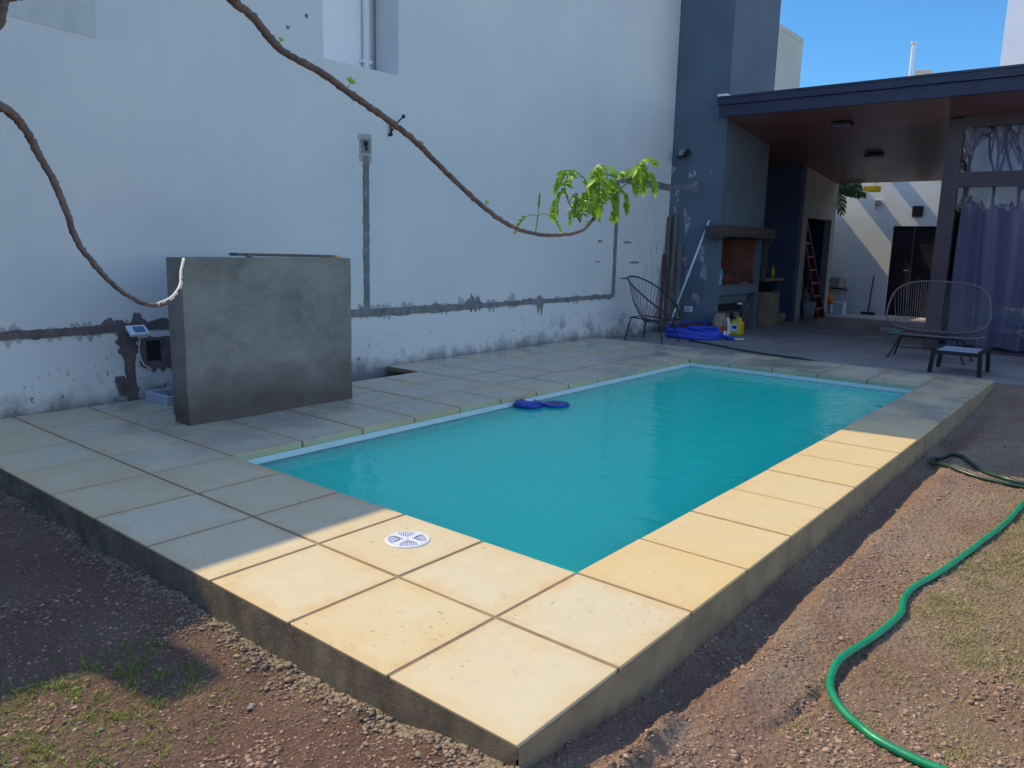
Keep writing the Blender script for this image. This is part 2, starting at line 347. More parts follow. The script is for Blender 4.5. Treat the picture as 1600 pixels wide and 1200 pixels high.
# ------------------------------------------------------------------ mesh builder
def tag(o, label=None, cat=None, group=None, kind=None):
    if label: o['label'] = label
    if cat: o['category'] = cat
    if group: o['group'] = group
    if kind: o['kind'] = kind
    return o
def wloc(o):
    v = Vector((0, 0, 0))
    while o is not None: v += Vector(o.location); o = o.parent
    return v
def empty(name, loc, label=None, cat=None, group=None):
    o = bpy.data.objects.new(name, None); col.objects.link(o); o.location = loc; o.empty_display_size = .1
    return tag(o, label, cat, group)
class MB:
    def __init__(s): s.v = []; s.f = []
    def add(s, vs, fs):
        n = len(s.v); s.v += [tuple(a) for a in vs]; s.f += [tuple(i+n for i in f) for f in fs]; return s
    def box(s, x0, x1, y0, y1, z0, z1):
        return s.add([(x0,y0,z0),(x1,y0,z0),(x1,y1,z0),(x0,y1,z0),(x0,y0,z1),(x1,y0,z1),(x1,y1,z1),(x0,y1,z1)],
                     [(0,3,2,1),(4,5,6,7),(0,1,5,4),(1,2,6,5),(2,3,7,6),(3,0,4,7)])
    def obox(s, c, ax, ay, az):   # oriented box by half-axes
        c = Vector(c); ax = Vector(ax); ay = Vector(ay); az = Vector(az); vs = []
        for k in (-1, 1):
            for (i, j) in ((-1,-1),(1,-1),(1,1),(-1,1)): vs.append(c+ax*i+ay*j+az*k)
        return s.add(vs, [(0,3,2,1),(4,5,6,7),(0,1,5,4),(1,2,6,5),(2,3,7,6),(3,0,4,7)])
    def bar(s, a, b, w, t, up=(0,0,1)):
        a = Vector(a); b = Vector(b); d = (b-a); n = d.normalized(); u = Vector(up)
        if abs(n.dot(u)) > .98: u = Vector((1,0,0))
        sx = n.cross(u).normalized(); sy = sx.cross(n)
        return s.obox((a+b)/2, sx*w/2, sy*t/2, d/2)
    def tube(s, pts, r, n=8, closed=False, cap=True):
        P = [Vector(p) for p in pts]; N = len(P); R = r if hasattr(r, '__len__') else [r]*N
        vs = []; prev = None
        for i, p in enumerate(P):
            a = P[(i-1) % N] if (closed or i > 0) else p; b = P[(i+1) % N] if (closed or i < N-1) else p
            t = (b-a); t = t.normalized() if t.length > 1e-9 else Vector((0,0,1))
            if prev is None:
                u = Vector((0,0,1)) if abs(t.z) < .9 else Vector((1,0,0)); e1 = t.cross(u).normalized()
            else:
                e1 = (prev - t*prev.dot(t)); e1 = e1.normalized() if e1.length > 1e-6 else t.orthogonal().normalized()
            prev = e1; e2 = t.cross(e1)
            for k in range(n):
                a_ = 2*math.pi*k/n; vs.append(p+(e1*math.cos(a_)+e2*math.sin(a_))*R[i])
        fs = []
        for i in range(N if closed else N-1):
            for k in range(n):
                a0 = i*n+k; a1 = i*n+(k+1) % n; b0 = ((i+1) % N)*n+k; b1 = ((i+1) % N)*n+(k+1) % n
                fs.append((a0, a1, b1, b0))
        if cap and not closed:
            fs.append(tuple(range(n))[::-1]); fs.append(tuple((N-1)*n+k for k in range(n)))
        return s.add(vs, fs)
    def lathe(s, c, prof, n=24, axis=(0,0,1), sx=1, sy=1):
        ax = Vector(axis).normalized(); e1 = ax.orthogonal().normalized() if abs(ax.z) < .999 else Vector((1,0,0)); e2 = ax.cross(e1)
        vs = []; c = Vector(c)
        for (r, h) in prof:
            for k in range(n):
                a = 2*math.pi*k/n; vs.append(c+e1*math.cos(a)*r*sx+e2*math.sin(a)*r*sy+ax*h)
        fs = []
        for i in range(len(prof)-1):
            for k in range(n): fs.append((i*n+k, i*n+(k+1) % n, (i+1)*n+(k+1) % n, (i+1)*n+k))
        fs.append(tuple(range(n))[::-1]); fs.append(tuple((len(prof)-1)*n+k for k in range(n)))
        return s.add(vs, fs)
    def build(s, name, mat, parent=None, smooth=False, bevel=0, label=None, seg=2, origin=None):
        me = bpy.data.meshes.new(name)
        if parent is not None: off = wloc(parent)
        else:
            A = np.array(s.v, float); off = Vector(((A[:,0].min()+A[:,0].max())/2, (A[:,1].min()+A[:,1].max())/2, A[:,2].min())) if origin is None else Vector(origin)
        A = np.array(s.v, float)-np.array(off)
        me.from_pydata(A.tolist(), [], s.f); me.validate(); me.update()
        me.materials.append(mat)
        if smooth:
            me.polygons.foreach_set('use_smooth', [True]*len(me.polygons))
        o = bpy.data.objects.new(name, me); col.objects.link(o)
        if parent is not None: o.parent = parent
        else: o.location = off
        if bevel:
            b = o.modifiers.new("bevel", 'BEVEL'); b.width = bevel; b.segments = seg; b.limit_method = 'ANGLE'; b.angle_limit = math.radians(40)
        if label: o['label'] = label
        return o
def catmull(pts, k=6):
    P = [Vector(p) for p in pts]; P = [P[0]*2-P[1]]+P+[P[-1]*2-P[-2]]; out = []
    for i in range(1, len(P)-2):
        for j in range(k):
            t = j/k; a, b, c, d = P[i-1:i+3]
            out.append(.5*((2*b)+(-a+c)*t+(2*a-5*b+4*c-d)*t*t+(-a+3*b-3*c+d)*t**3))
    out.append(P[-2]); return out
def fbm(x, y, s=1.0, seed=0, octv=4):
    v = 0; a = 1; tot = 0
    for o in range(octv):
        f = s*2**o
        v = v+a*(np.sin(x*f*1.7+seed+1.3*np.sin(y*f*1.1+seed*2.1))*np.cos(y*f*1.9+seed*.7+1.1*np.sin(x*f*.9)))
        tot += a; a *= .55
    return v/tot

# ================================================================== SETTING
def hgt(x, y):
    x = np.asarray(x, float); y = np.asarray(y, float)
    base = -.165+.022*fbm(x, y, .9, 1)+.012*fbm(x, y, 4, 3)+.006*fbm(x, y, 17, 5)
    inside = (x > .02) & (x < 7.97) & (y > .02) & (y < 5.0)
    # soil banked up against the near-left face and a low ridge along the right face
    dl = np.where((y > -.3) & (y < 5.2), np.exp(-((x+.05)/.10)**2), 0)
    base = base+.045*dl*(.7+.6*fbm(x, y, 6, 9))+.05*np.exp(-((x-.05)**2+(y-.02)**2)/.16)
    rg = np.exp(-((y+.165+.02*np.sin(x*7))/.035)**2)*np.clip(1-(x-.35)**2/.35, 0, 1)
    base = base+.075*rg*(.75+.5*fbm(x, y, 11, 4))
    # trench beside the base
    base = base-.05*np.exp(-((y+.10)/.075)**2)*np.clip((x-.25)/.5, 0, 1)*(x < 7.9)+.022*np.exp(-((y+.235+.03*np.sin(x*2.1))/.07)**2)*(x > .2)*(x < 5.5)*(.7+.6*fbm(x, y, 5, 8))
    # tyre-like rut on the right
    base = base-.02*np.exp(-((y+.42+.12*(x-.9))/.02)**2)*((x > .75) & (x < 1.45))
    # rises to the patio at the back
    t = np.clip((x-6.6)/1.5, 0, 1); base = base*(1-t)+(-.07+.01*fbm(x, y, 3, 2))*t
    far = np.clip((np.hypot(x-2, y-1)-9)/6, 0, 1)
    return np.where(inside, -.45, base)*(1-far)+far*(-.17)
xs = np.concatenate([[-200, -60, -25, -14, -9], np.arange(-6, -1.2, .12), np.arange(-1.2, 3.0, .02), np.arange(3.0, 5.2, .04), np.arange(5.2, 8.3, .08), [8.5, 12, 20, 45, 200]])
ys = np.concatenate([[-200, -60, -25, -14, -9], np.arange(-6, -1.4, .12), np.arange(-1.4, .1, .02), [.1, .3, .6], np.arange(.8, 2.0, .02), np.arange(2.0, 5.0, .05), [5.04, 5.5, 8, 14, 25, 60, 200]])
ys = np.unique(np.round(np.concatenate([ys, np.arange(.1, .8, .03)]), 4)); xs = np.unique(np.round(xs, 4))
GX, GY = np.meshgrid(xs, ys, indexing='ij'); GZ = hgt(GX, GY)
GZ = np.where(GY > 5.03, -.25, GZ)
nx, ny = GX.shape
V = np.stack([GX, GY, GZ], -1).reshape(-1, 3)
idx = np.arange(nx*ny).reshape(nx, ny)
F = np.stack([idx[:-1, :-1], idx[1:, :-1], idx[1:, 1:], idx[:-1, 1:]], -1).reshape(-1, 4)
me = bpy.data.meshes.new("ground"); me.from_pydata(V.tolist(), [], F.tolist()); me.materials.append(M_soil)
me.polygons.foreach_set('use_smooth', [True]*len(me.polygons))
ground = bpy.data.objects.new("ground", me); col.objects.link(ground); tag(ground, kind='structure')

# pool deck: square sandstone pavers
def in_pool(x, y): return 1.0 < x < 7.0 and .5 < y < 3.0
def in_gap(x, y): return 1.5 < x < 4.0 and y > 4.5
deck = MB(); base_cells = []
g = .008
for i in range(16):
    for j in range(10):
        cx, cy = i*.5+.25, j*.5+.25
        if in_pool(cx, cy) or in_gap(cx, cy): continue
        x0, x1, y0, y1 = i*.5, (i+1)*.5, j*.5, (j+1)*.5
        gx0 = 0 if i == 0 or in_pool(cx-.5, cy) else g; gx1 = 0 if i == 15 or in_pool(cx+.5, cy) else g
        gy0 = 0 if j == 0 or in_pool(cx, cy-.5) else g; gy1 = 0 if j == 9 or in_pool(cx, cy+.5) else g
        dz = random.uniform(-.0012, .0012); j1 = random.uniform(-.0012, .0012); j2 = random.uniform(-.0012, .0012)
        deck.box(x0+gx0+j1, x1-gx1+j1, y0+gy0+j2, y1-gy1+j2, -.045, dz)
dk = deck.build("pool_deck", M_tile, bevel=.003, origin=(0, 0, 0)); tag(dk, kind='structure')
gb = MB()
I = .012
def ring(z0, z1, ins, mb):
    a = ins
    mb.box(a, 1.0-a, a, 5.0-a, z0, z1)                 # near strip
    mb.box(7.0+a, 8.0-a, a, 5.0-a, z0, z1)             # far strip
    mb.box(1.0-a, 7.0+a, a, .5-a, z0, z1)              # right strip
    mb.box(1.0-a, 7.0+a, 3.0+a, 4.5-a, z0, z1)
    mb.box(1.0-a, 1.5-a, 4.5-a, 5.0-a, z0, z1); mb.box(4.0+a, 7.0+a, 4.5-a, 5.0-a, z0, z1)
ring(-.0445, -.005, .006, gb); gb.build("grout_bed", M_grout, dk)
# base walls under the pavers
def ragged_face(axis, a0, a1, at, z0, z1, step=.02, amp=.006):
    m = MB(); n = int((a1-a0)/step); k = 8; vs = []
    for i in range(n+1):
        a = a0+(a1-a0)*i/n
        for j in range(k+1):
            z = z0+(z1-z0)*j/k; d = at-amp*float(abs(fbm(np.float64(a), np.float64(z), 9, 2)))*(1 if j < k else .2)
            vs.append((d, a, z) if axis == 'x' else (a, d, z))
    fs = []
    for i in range(n):
        for j in range(k):
            q = (i*(k+1)+j, (i+1)*(k+1)+j, (i+1)*(k+1)+j+1, i*(k+1)+j+1); fs.append(q[::-1] if axis == 'x' else q)
    return m.add(vs, fs)
ragged_face('x', -.001, 5.0, -.0026, -.40, -.007).build("cement_edge", M_front, dk, smooth=True)
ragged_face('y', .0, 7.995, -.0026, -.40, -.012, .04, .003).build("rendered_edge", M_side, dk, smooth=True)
mb = MB(); mb.box(.03, 7.96, .03, .45, -.4, -.05); mb.box(7.05, 7.985, .45, 4.95, -.4, -.05); mb.box(.03, .95, .45, 4.95, -.4, -.05); mb.box(.95, 7.05, 3.05, 4.45, -.4, -.05)
mb.build("footing", M_front, dk)
# pool: shell + water
pool = empty("swimming_pool", (4, 1.75, -1.3), "rectangular in-ground pool with pale blue shell, filled with turquoise water", "pool")
mb = MB(); e = .02
mb.box(1.0-e, 1.0, .5, 3.0, -1.3, -.046); mb.box(7.0, 7.0+e, .5, 3.0, -1.3, -.046)
mb.box(1.0-e, 7.0+e, .5-e, .5, -1.3, -.046); mb.box(1.0-e, 7.0+e, 3.0, 3.0+e, -1.3, -.046)
mb.box(1.0-e, 7.0+e, .5-e, 3.0+e, -1.34, -1.302)
mb.build("pool_shell", M_liner, pool)
mb = MB(); mb.box(1.002, 6.998, .502, 2.998, -1.29, -.086)
wt = mb.build("water", M_water, origin=(0, 0, 0)); tag(wt, kind='structure')

# patio floor
mb = MB(); mb.box(8.28, 17.0, -7, 4.99, -.3, -.045)
pf = mb.build("patio_floor", M_floor, bevel=.01, origin=(0, 0, 0)); tag(pf, kind='structure')

mb = MB(); mb.box(15.62, 16.995, -5, 4.6, -.2, -.040)  # pale sheet laid over the floor, added to bounce light onto the courtyard walls
tag(mb.build("bounce_sheet", simple("pale_bounce_cement", (.62, .57, .52), (.48, .43, .40), 2, .85, .2, 30), origin=(0, 0, 0)), kind='structure')
# ================================================================== BOUNDARY WALL
bw = empty("boundary_wall", (4, 5.05, -.3), "tall white rendered party wall with grey mortar chases and a dirty foot, along the pool", "wall")
Y = 5.05
mb = MB()
mb.box(-9, .45, Y, Y+.34, -.4, 4.04); mb.box(.45, 3.3, Y, Y+.34, -.4, 5.28); mb.box(3.3, 4.23, Y, Y+.34, -.4, 2.95); mb.box(4.23, 10.13, Y, Y+.34, -.4, 5.75)  # stretch left of the notch raised out of view, added to shade the water
wo = mb.build("wall", M_wall, bw)
mb = MB(); mb.box(10.14, 12.8, Y+.001, Y+.33, -.3, 5.7); mb.box(12.8, 17.3, Y+.001, Y+.33, -.3, 2.0)
mb.build("rear_wall", M_navy, bw)
mb = MB(); mb.box(-1.04, -.80, Y+.02, Y+.3, 4.04, 4.5); mb.build("soil_shadow_block", M_wall, bw)  # unseen block added on the wall top to cast a shadow on the soil
def strip(pts, hw, name, mat, rag=.012, blob=.0, seed=1, step=.012, parent=bw, th=.004, blobs=(), side=False):
    """ragged flat repair on the wall plane following pts [(x,z)...]; blobs: (s, up, down, half-length)"""
    P = [Vector((a, b)) for a, b in pts]; out = []
    L = [0]
    for i in range(1, len(P)): L.append(L[-1]+(P[i]-P[i-1]).length)
    n = max(2, int(L[-1]/step)); R = random.Random(seed)
    up = []; dn = []; UP = []; DN = []; wu = wd = 0
    for k in range(n+1):
        s_ = L[-1]*k/n; i = max(j for j in range(len(L)) if L[j] <= s_+1e-9); i = min(i, len(P)-2)
        t = (s_-L[i])/(L[i+1]-L[i]); p = P[i].lerp(P[i+1], t); d = (P[i+1]-P[i]).normalized(); nn = Vector((-d.y, d.x))
        wu = wu*.75+R.gauss(0, rag)*.5; wd = wd*.75+R.gauss(0, rag)*.5
        a = hw+abs(wu); b = hw+abs(wd)
        if R.random() < .04: a += 0
        if R.random() < .04: b += 0
        for (bs, bu, bd, hl) in blobs:
            q = 1-((s_-bs)/hl)**2
            if q > 0: a += bu*q**.8*(.75+.35*math.sin(s_*97+seed)*math.sin(s_*41)); b += bd*q**.8*(.75+.35*math.sin(s_*83+seed*2))
        UP.append((p, nn, a)); DN.append(b)
    aa = np.array([u[2] for u in UP]); bb = np.array(DN)
    for arr in (aa, bb):
        for _ in range(int(n*step*3.5) if blob else 0):
            c_ = R.randrange(n+1); w0 = R.uniform(1.5, 5); arr += R.random()*blob*.8*np.exp(-((np.arange(n+1)-c_)/w0)**2)
    for (p, nn, _), a, b in zip(UP, aa, bb): up.append(p+nn*float(a)); dn.append(p-nn*float(b))
    m = MB(); vs = []
    for a, b in zip(up, dn): vs += [(a.x, Y-th, a.y), (b.x, Y-th, b.y), (a.x, Y, a.y), (b.x, Y, b.y)]
    fs = []
    for k in range(n):
        a = 4*k; fs += [(a, a+1, a+5, a+4), (a+2, a, a+4, a+6), (a+1, a+3, a+7, a+5)]
    if side: vs = [(10.13-(Y-v[1]), Y-(v[0]-10.13), v[2]) for v in vs]
    m.add(vs, fs); return m.build(name, mat, parent)
strip([(-2, .57), (2.597, .575)], .028, "mortar_chase", M_mortar_brown, .006, .02, 3, th=.0066, blobs=[(3.25, .05, .0, .09), (3.45, .10, .0, .06), (3.63, .03, 0, .10)])
strip([(2.6, .575), (5.2, .56)], .036, "mortar_chase", M_mortar, .006, .035, 4, th=.0068)
strip([(5.2, .56), (8.52, .575)], .026, "mortar_chase", M_mortar, .006, .035, 5, th=.0070)
strip([(3.785, .60), (3.79, 2.12)], .034, "mortar_chase", M_mortar, .006, .0, 6, th=.0074)
strip([(3.79, 2.06), (3.785, 2.33)], .075, "mortar_patch", M_mortar_pale, .012, .03, 7, th=.003)
strip([(3.79, 2.15), (3.785, 2.28)], .05, "mortar_patch", M_mortar, .012, .02, 17, th=.008)
strip([(8.52, .56), (8.53, 2.30)], .040, "mortar_chase", M_mortar, .004, .0, 8, th=.0078)
strip([(8.45, 2.28), (10.12, 2.26)], .045, "mortar_chase", M_mortar, .010, .03, 9, th=.008)
strip([(1.345, .55), (1.375, -.05)], .036, "mortar_chase", M_mortar_brown, .006, .015, 10, th=.006, blobs=[(.10, .06, .05, .12)])
strip([(1.25, .10), (1.33, .12)], .055, "mortar_patch", M_mortar_brown, .012, .0, 11, th=.005, blobs=[(.05, .03, .03, .06)])
strip([(1.44, .37), (1.72, .37)], .11, "mortar_patch", M_mortar_brown, .008, .02, 12, th=.0045, blobs=[(.16, .0, .06, .14)])
strip([(-2, 3.1), (1.28, 2.97)], .27, "render_patch", patch_mat("faint_grey_skim", (.57, .60, .60), (.50, .53, .54)), .004, .0, 13, th=.003, step=.03)
for (x, z, s_, sd_) in ((8.75, 1.37, .12, 30), (8.95, 1.07, .14, 31), (8.72, .83, .12, 32), (8.05, 1.37, .06, 33), (8.0, 1.08, .06, 34)):
    strip([(x, z), (x+2*s_, z)], .006, "scrape_mark", M_mortar, .008, .05, sd_)
mb = MB(); mb.box(1.50, 1.61, Y-.010, Y-.0055, .30, .46); mb.build("pipe_recess", M_dark, bw)
mb = MB(); mb.lathe((3.785, Y-.010, 2.235), [(.028, 0), (.028, .004)], 14, (0, -1, 0)); mb.lathe((3.79, Y-.010, 2.19), [(.018, 0), (.018, .004)], 10, (0, -1, 0)); mb.build("conduit_hole", M_dark, bw)
for (x, z, r) in ((3.12, 3.27, .02), (2.92, 3.13, .018)):
    mb = MB(); mb.lathe((x, Y-.001, z), [(r, 0), (r*.9, .003)], 10, (0, -1, 0)); mb.build("conduit_hole", M_mortar, bw)

strip([(10.13, 2.27), (10.62, 2.26)], .035, "mortar_chase", M_mortar, .012, .05, 21, side=True, blobs=[(.45, .05, .04, .06)])
# paler smears feathering out of the chases
SM = []
def smear(x, z, hl, up, dn, seed, mat=None):
    SM.append(x)
    strip([(x-hl, z), (x+hl, z)], .0, "mortar_smear", mat or M_mortar_pale, .004, .0, seed, th=.0012+.00013*len(SM), blobs=[(hl, up, dn, hl*.98), (hl*.6, up*.6, dn*.3, hl*.5), (hl*1.4, up*.4, dn*.5, hl*.45)])
RS = random.Random(11)
for x in (-.6, -.35, -.1, .12, .45, .62, .85, 1.05, 1.3, 2.75, 2.95, 3.2, 3.45, 3.7, 3.95, 4.1, 4.5, 4.75, 4.95, 5.3, 5.7, 6.15, 6.6, 7.1, 7.6):
    smear(x+RS.uniform(-.05, .05), .57, RS.uniform(.05, .16), RS.uniform(.035, .075), RS.uniform(.025, .075), int(x*100)+99, M_mortar_halo)
smear(5.42, .575, .17, .09, .06, 5, M_mortar); smear(5.2, .575, .06, .10, .03, 6, M_mortar_halo); smear(6.72, .57, .11, .06, .13, 7, M_mortar); smear(6.15, .57, .08, .09, .02, 8, M_mortar_halo); smear(4.35, .57, .12, .07, .03, 9, M_mortar_halo)
# neighbouring house seen through the notch in the party wall
nb = empty("neighbour_house", (8, 8, -.3), "bright white neighbouring house with a white downpipe, seen through the notch in the wall", "house")
mb = MB(); mb.box(3.62, 13.2, 5.47, 10, -.3, 8.8); mb.build("wall", M_white2, nb)
mb = MB(); mb.box(2.4, 3.60, 7.0, 10, -.3, 7.56); mb.build("pool_shade_block", M_white2, nb)  # unseen block added behind the notch to keep sun off the pool
mb = MB(); mb.tube([(4.13, 5.425, -.2), (4.13, 5.425, 8.6)], .035, 12)
dp = mb.build("downpipe", M_white2, nb, smooth=True)
mb = MB(); mb.box(4.07, 4.19, 5.40, 5.47, 3.10, 3.13); mb.build("pipe_clamp", M_white, dp)
# iron hook on the wall
mb = MB(); mb.tube([(4.10, Y-.02, 2.50), (4.10, Y-.03, 2.36)], .010, 8); mb.tube([(4.10, Y-.03, 2.38), (4.13, Y-.06, 2.46), (4.20, Y-.10, 2.54)], .008, 8); mb.lathe((4.205, Y-.10, 2.545), [(.004, -.012), (.02, -.006), (.02, .006), (.004, .012)], 10, (1, 0, 0)); mb.lathe((4.10, Y, 2.36), [(.016, 0), (.016, .04)], 10, (0, -1, 0))
tag(mb.build("wall_bracket", M_blackmetal, smooth=True), "small dark iron bracket fixed to the white wall behind the branch", "bracket")
# solar light head
t = empty("control_display", (1.41, 5.0, .55), "white tilted box with a blue panel and a dangling cable on the white wall", "display unit")
mb = MB(); mb.obox((1.40, 4.97, .555), (.075, 0, 0), (0, .045, .032), (0, -.006, .010)); mb.build("housing", M_plwhite, t, bevel=.004)
mb = MB(); mb.obox((1.41, 4.962, .5665), (.042, 0, 0), (0, .027, .0195), (0, -.0008, .0012)); mb.build("screen", M_panel, t)
mb = MB(); mb.tube(catmull([(1.43, 4.99, .54), (1.435, 5.02, .46), (1.43, 5.03, .38), (1.46, 5.035, .28), (1.52, 5.035, .23)]), .006, 6); mb.build("cable", M_plwhite, t, smooth=True)

# concrete slab standing on the deck
t = empty("concrete_slab", (1.9, 4.0, 0), "freestanding raw concrete slab wall standing on the deck tiles", "slab")
def rough_block(x0, x1, y0, y1, z0, z1, amp=.004, n=(36, 6, 30), seed=0):
    m = MB(); X = np.linspace(x0, x1, n[0]+1); Yv = np.linspace(y0, y1, n[1]+1); Z = np.linspace(z0, z1, n[2]+1)
    def face(A, B, fn, flip):
        vs = []
        for a in A:
            for b in B: vs.append(fn(a, b))
        k = len(B); fs = []
        for i in range(len(A)-1):
            for j in range(k-1):
                q = (i*k+j, (i+1)*k+j, (i+1)*k+j+1, i*k+j+1); fs.append(q if not flip else q[::-1])
        m.add(vs, fs)
    def d(x, y, z):
        a = float(fbm(np.float64(x*1.0+y*2), np.float64(z), 5, seed, 4))*amp; b = float(fbm(np.float64(x), np.float64(z*1.3+y), 6, seed+3, 4))*amp
        chip = -.014*max(0, 1-z/.16) * (1 if abs(x-x0) < .01 else 0) * (.5+.5*math.sin(z*60+y*20))
        return (x+a-chip, y+b, z+(b*.5 if z > z0+.01 else 0))
    face(X, Z, lambda x, z: d(x, y0, z), False); face(X, Z, lambda x, z: d(x, y1, z), True)
    face(Yv, Z, lambda y, z: d(x0, y, z), True); face(Yv, Z, lambda y, z: d(x1, y, z), False)
    face(X, Yv, lambda x, y: d(x, y, z1), False); return m
rough_block(1.205, 2.625, 3.875, 4.08, .001, 1.15, .0055).build("slab", M_conc, t)
mb = MB(); mb.bar((1.87, 4.34, 1.165), (2.75, 4.30, 1.155), .13, .022); mb.bar((2.0, 4.33, .6), (2.0, 4.33, 1.15), .04, .04); mb.bar((2.6, 4.31, .0), (2.6, 4.31, 1.14), .04, .04); mb.bar((2.0, 4.33, .0), (2.0, 4.33, .62), .04, .04)
tag(mb.build("timber_board", M_plank, bevel=.003), "dark thin board on posts just behind the top of the concrete slab", "board")
mb = MB(); mb.box(2.56, 2.60, 3.97, 4.02, 1.150, 1.166); mb.lathe((2.58, 3.995, 1.165), [(.014, 0), (.012, .006)], 10)
tag(mb.build("yellow_stopper", M_yellow, bevel=.003), "tiny yellow block lying on top of the concrete slab", "block")
t = empty("planter_box", (1.75, 4.78, -.1), "low pale open box on the ground between slab and wall", "box")
mb = MB(); mb.box(1.42, 2.2, 4.60, 4.63, -.1, .075); mb.box(1.42, 1.45, 4.63, 4.95, -.1, .075); mb.box(2.17, 2.2, 4.63, 4.95, -.1, .075); mb.box(1.45, 2.17, 4.92, 4.95, -.1, .075); mb.build("wall", M_box, t, bevel=.004)
mb = MB(); mb.box(1.45, 2.17, 4.63, 4.92, -.1, .02); mb.build("filling", M_dark, t)

# drain cover on the tile
t = empty("skimmer_lid", (.785, 1.25, 0), "round white plastic skimmer lid with slotted petals, set in a sunlit tile", "skimmer lid")
cx, cy, Rr = .785, 1.25, .098
mb = MB(); mb.lathe((cx, cy, 0), [(Rr, .0), (Rr, .004), (Rr-.004, .0065), (Rr-.013, .0065), (Rr-.016, .003)], 48); mb.build("rim", M_skim, t, smooth=False)
mb = MB(); mb.lathe((cx, cy, 0), [(Rr-.016, .0031), (Rr-.017, .0036)], 40); mb.build("recess", M_pit, t)
mb = MB()
for k in range(4):   # cross-shaped web with petals cut out
    a = k*math.pi/2+math.radians(5)
    n = 14; vs = []; fs = []
    # spoke widening outward
    inner = .012; outer = Rr-.014
    for q in range(n+1):
        rad = inner+(outer-inner)*q/n; hw = .0095+.020*max(0, (q/n-.45))**1.4*1.6+.012*(1-q/n)**3
        for sgn in (-1, 1):
            vs.append((cx+math.cos(a)*rad-math.sin(a)*hw*sgn, cy+math.sin(a)*rad+math.cos(a)*hw*sgn, .0068))
    for q in range(n): fs.append((2*q, 2*q+1, 2*q+3, 2*q+2)[::-1])
    mb.add(vs, fs)
mb.lathe((cx, cy, .0035), [(.021, 0), (.021, .0036)], 20)
mb.build("web", M_skim, t)
for k in range(4):
    mb = MB()
    a = k*math.pi/2+math.radians(50)
    c = (math.cos(a), math.sin(a)); d = (-math.sin(a), math.cos(a))
    for j in range(-4, 5):
        off = j*.0095; r1 = .028+abs(off)*.75; r2 = math.sqrt(max(0, (Rr-.018)**2-off*off))
        if r2-r1 < .004: continue
        p = lambda r: Vector((cx+c[0]*r+d[0]*off, cy+c[1]*r+d[1]*off, .0052))
        mb.bar(p(r1+(.01 if k % 2 else .0)), p(r2), .0042, .003)
    mb.build("grille", M_skim, t)
mb = MB(); mb.lathe((cx, cy, .0072), [(.0045, 0), (.004, .0006)], 10); mb.build("screw", M_pit, t)

# floats in the pool
t = empty("pool_float", (3.74, 2.93, -.086), "thicker royal blue round float nearer the coping, floating on the water", "float", "blue floats on the water")
mb = MB(); mb.lathe((3.76, 2.90, -.103), [(.07, .0), (.115, .012), (.128, .03), (.12, .05), (.085, .064), (.05, .07), (.02, .071)], 36); mb.build("body", M_blue, t, smooth=True)
mb = MB(); mb.lathe((3.76, 2.90, -.033), [(.045, 0), (.04, .008), (.015, .010)], 24); mb.build("cap", M_plwhite, t, smooth=True)
t2 = empty("pool_float", (3.93, 2.76, -.086), "flat royal blue ring float with a dark centre, right of the thicker float", "float", "blue floats on the water")
mb = MB(); mb.lathe((3.95, 2.75, -.096), [(.08, .0), (.112, .006), (.122, .02), (.112, .034), (.085, .037), (.07, .032)], 36); mb.build("body", M_blue, t2, smooth=True)
mb = MB(); mb.lathe((3.95, 2.75, -.066), [(.07, 0), (.05, .003), (.01, .004)], 24); mb.build("centre", M_floatcentre, t2, smooth=True)

# ================================================================== BARBECUE CHIMNEY
bq = empty("barbecue_chimney", (11, 4.6, -.05), "tall charcoal chimney column with a brick barbecue recess, timber mantel and wood store", "barbecue")
X0, X1, Y0, Y1 = 10.13, 11.87, 4.15, 5.045
mb = MB(); zf = -.05
mb.box(X0, X1, Y0, Y1, 1.50, 5.62)               # hood
mb.box(X0, X0+.12, Y0, Y1, zf, 1.499)            # left cheek
mb.box(X1-.12, X1, Y0, Y1, zf, 1.499)
mb.box(X0+.12, X1-.12, 4.93, Y1, zf, 1.499)      # back
mb.build("column", M_navy, bq)
mb = MB(); mb.box(X0+.121, X0+.16, Y0+.06, 4.92, .73, 1.49); mb.box(X1-.16, X1-.121, Y0+.06, 4.92, .73, 1.49); mb.box(X0+.16, X1-.16, 4.86, 4.925, .73, 1.49); mb.box(X0+.16, X1-.16, Y0+.02, 4.86, .722, .74)
mb.build("firebox", M_firebrick, bq)
mb = MB(); mb.box(X0+.121, X1-.121, Y0-.01, 4.92, .57, .72); mb.box(X0+.121, X1-.3, Y0+.08, Y0+.14, .42, .56); mb.build("hearth_slab", M_navy, bq, bevel=.006)
mb = MB(); mb.bar((9.98, 4.07, 1.585), (12.0, 4.07, 1.585), .20, .17); mb.box(9.96, 10.12, 4.02, 4.32, 1.47, 1.66); mb.box(11.88, 12.03, 4.02, 4.25, 1.44, 1.66); mb.box(11.90, 11.99, 4.07, 4.16, .76, 1.44)
mb.build("timber_mantel", M_oldwood, bq, bevel=.012)
t = empty("grill_grate", (10.9, 4.45, .74), "thin metal grill rack standing inside the brick barbecue recess", "grill rack")
for x in (10.45, 11.15):
    for y in (4.3, 4.7): MB().tube([(x, y, .74), (x, y, .93)], .009, 6).build("leg", M_blackmetal, t)
mb = MB()
for k in range(15): mb.tube([(10.43+k*.052, 4.28, .93), (10.43+k*.052, 4.72, .935)], .004, 5)
mb.tube([(10.42, 4.28, .93), (11.18, 4.28, .93)], .008, 6); mb.tube([(10.42, 4.72, .93), (11.18, 4.72, .93)], .008, 6); mb.build("rack", M_blackmetal, t)
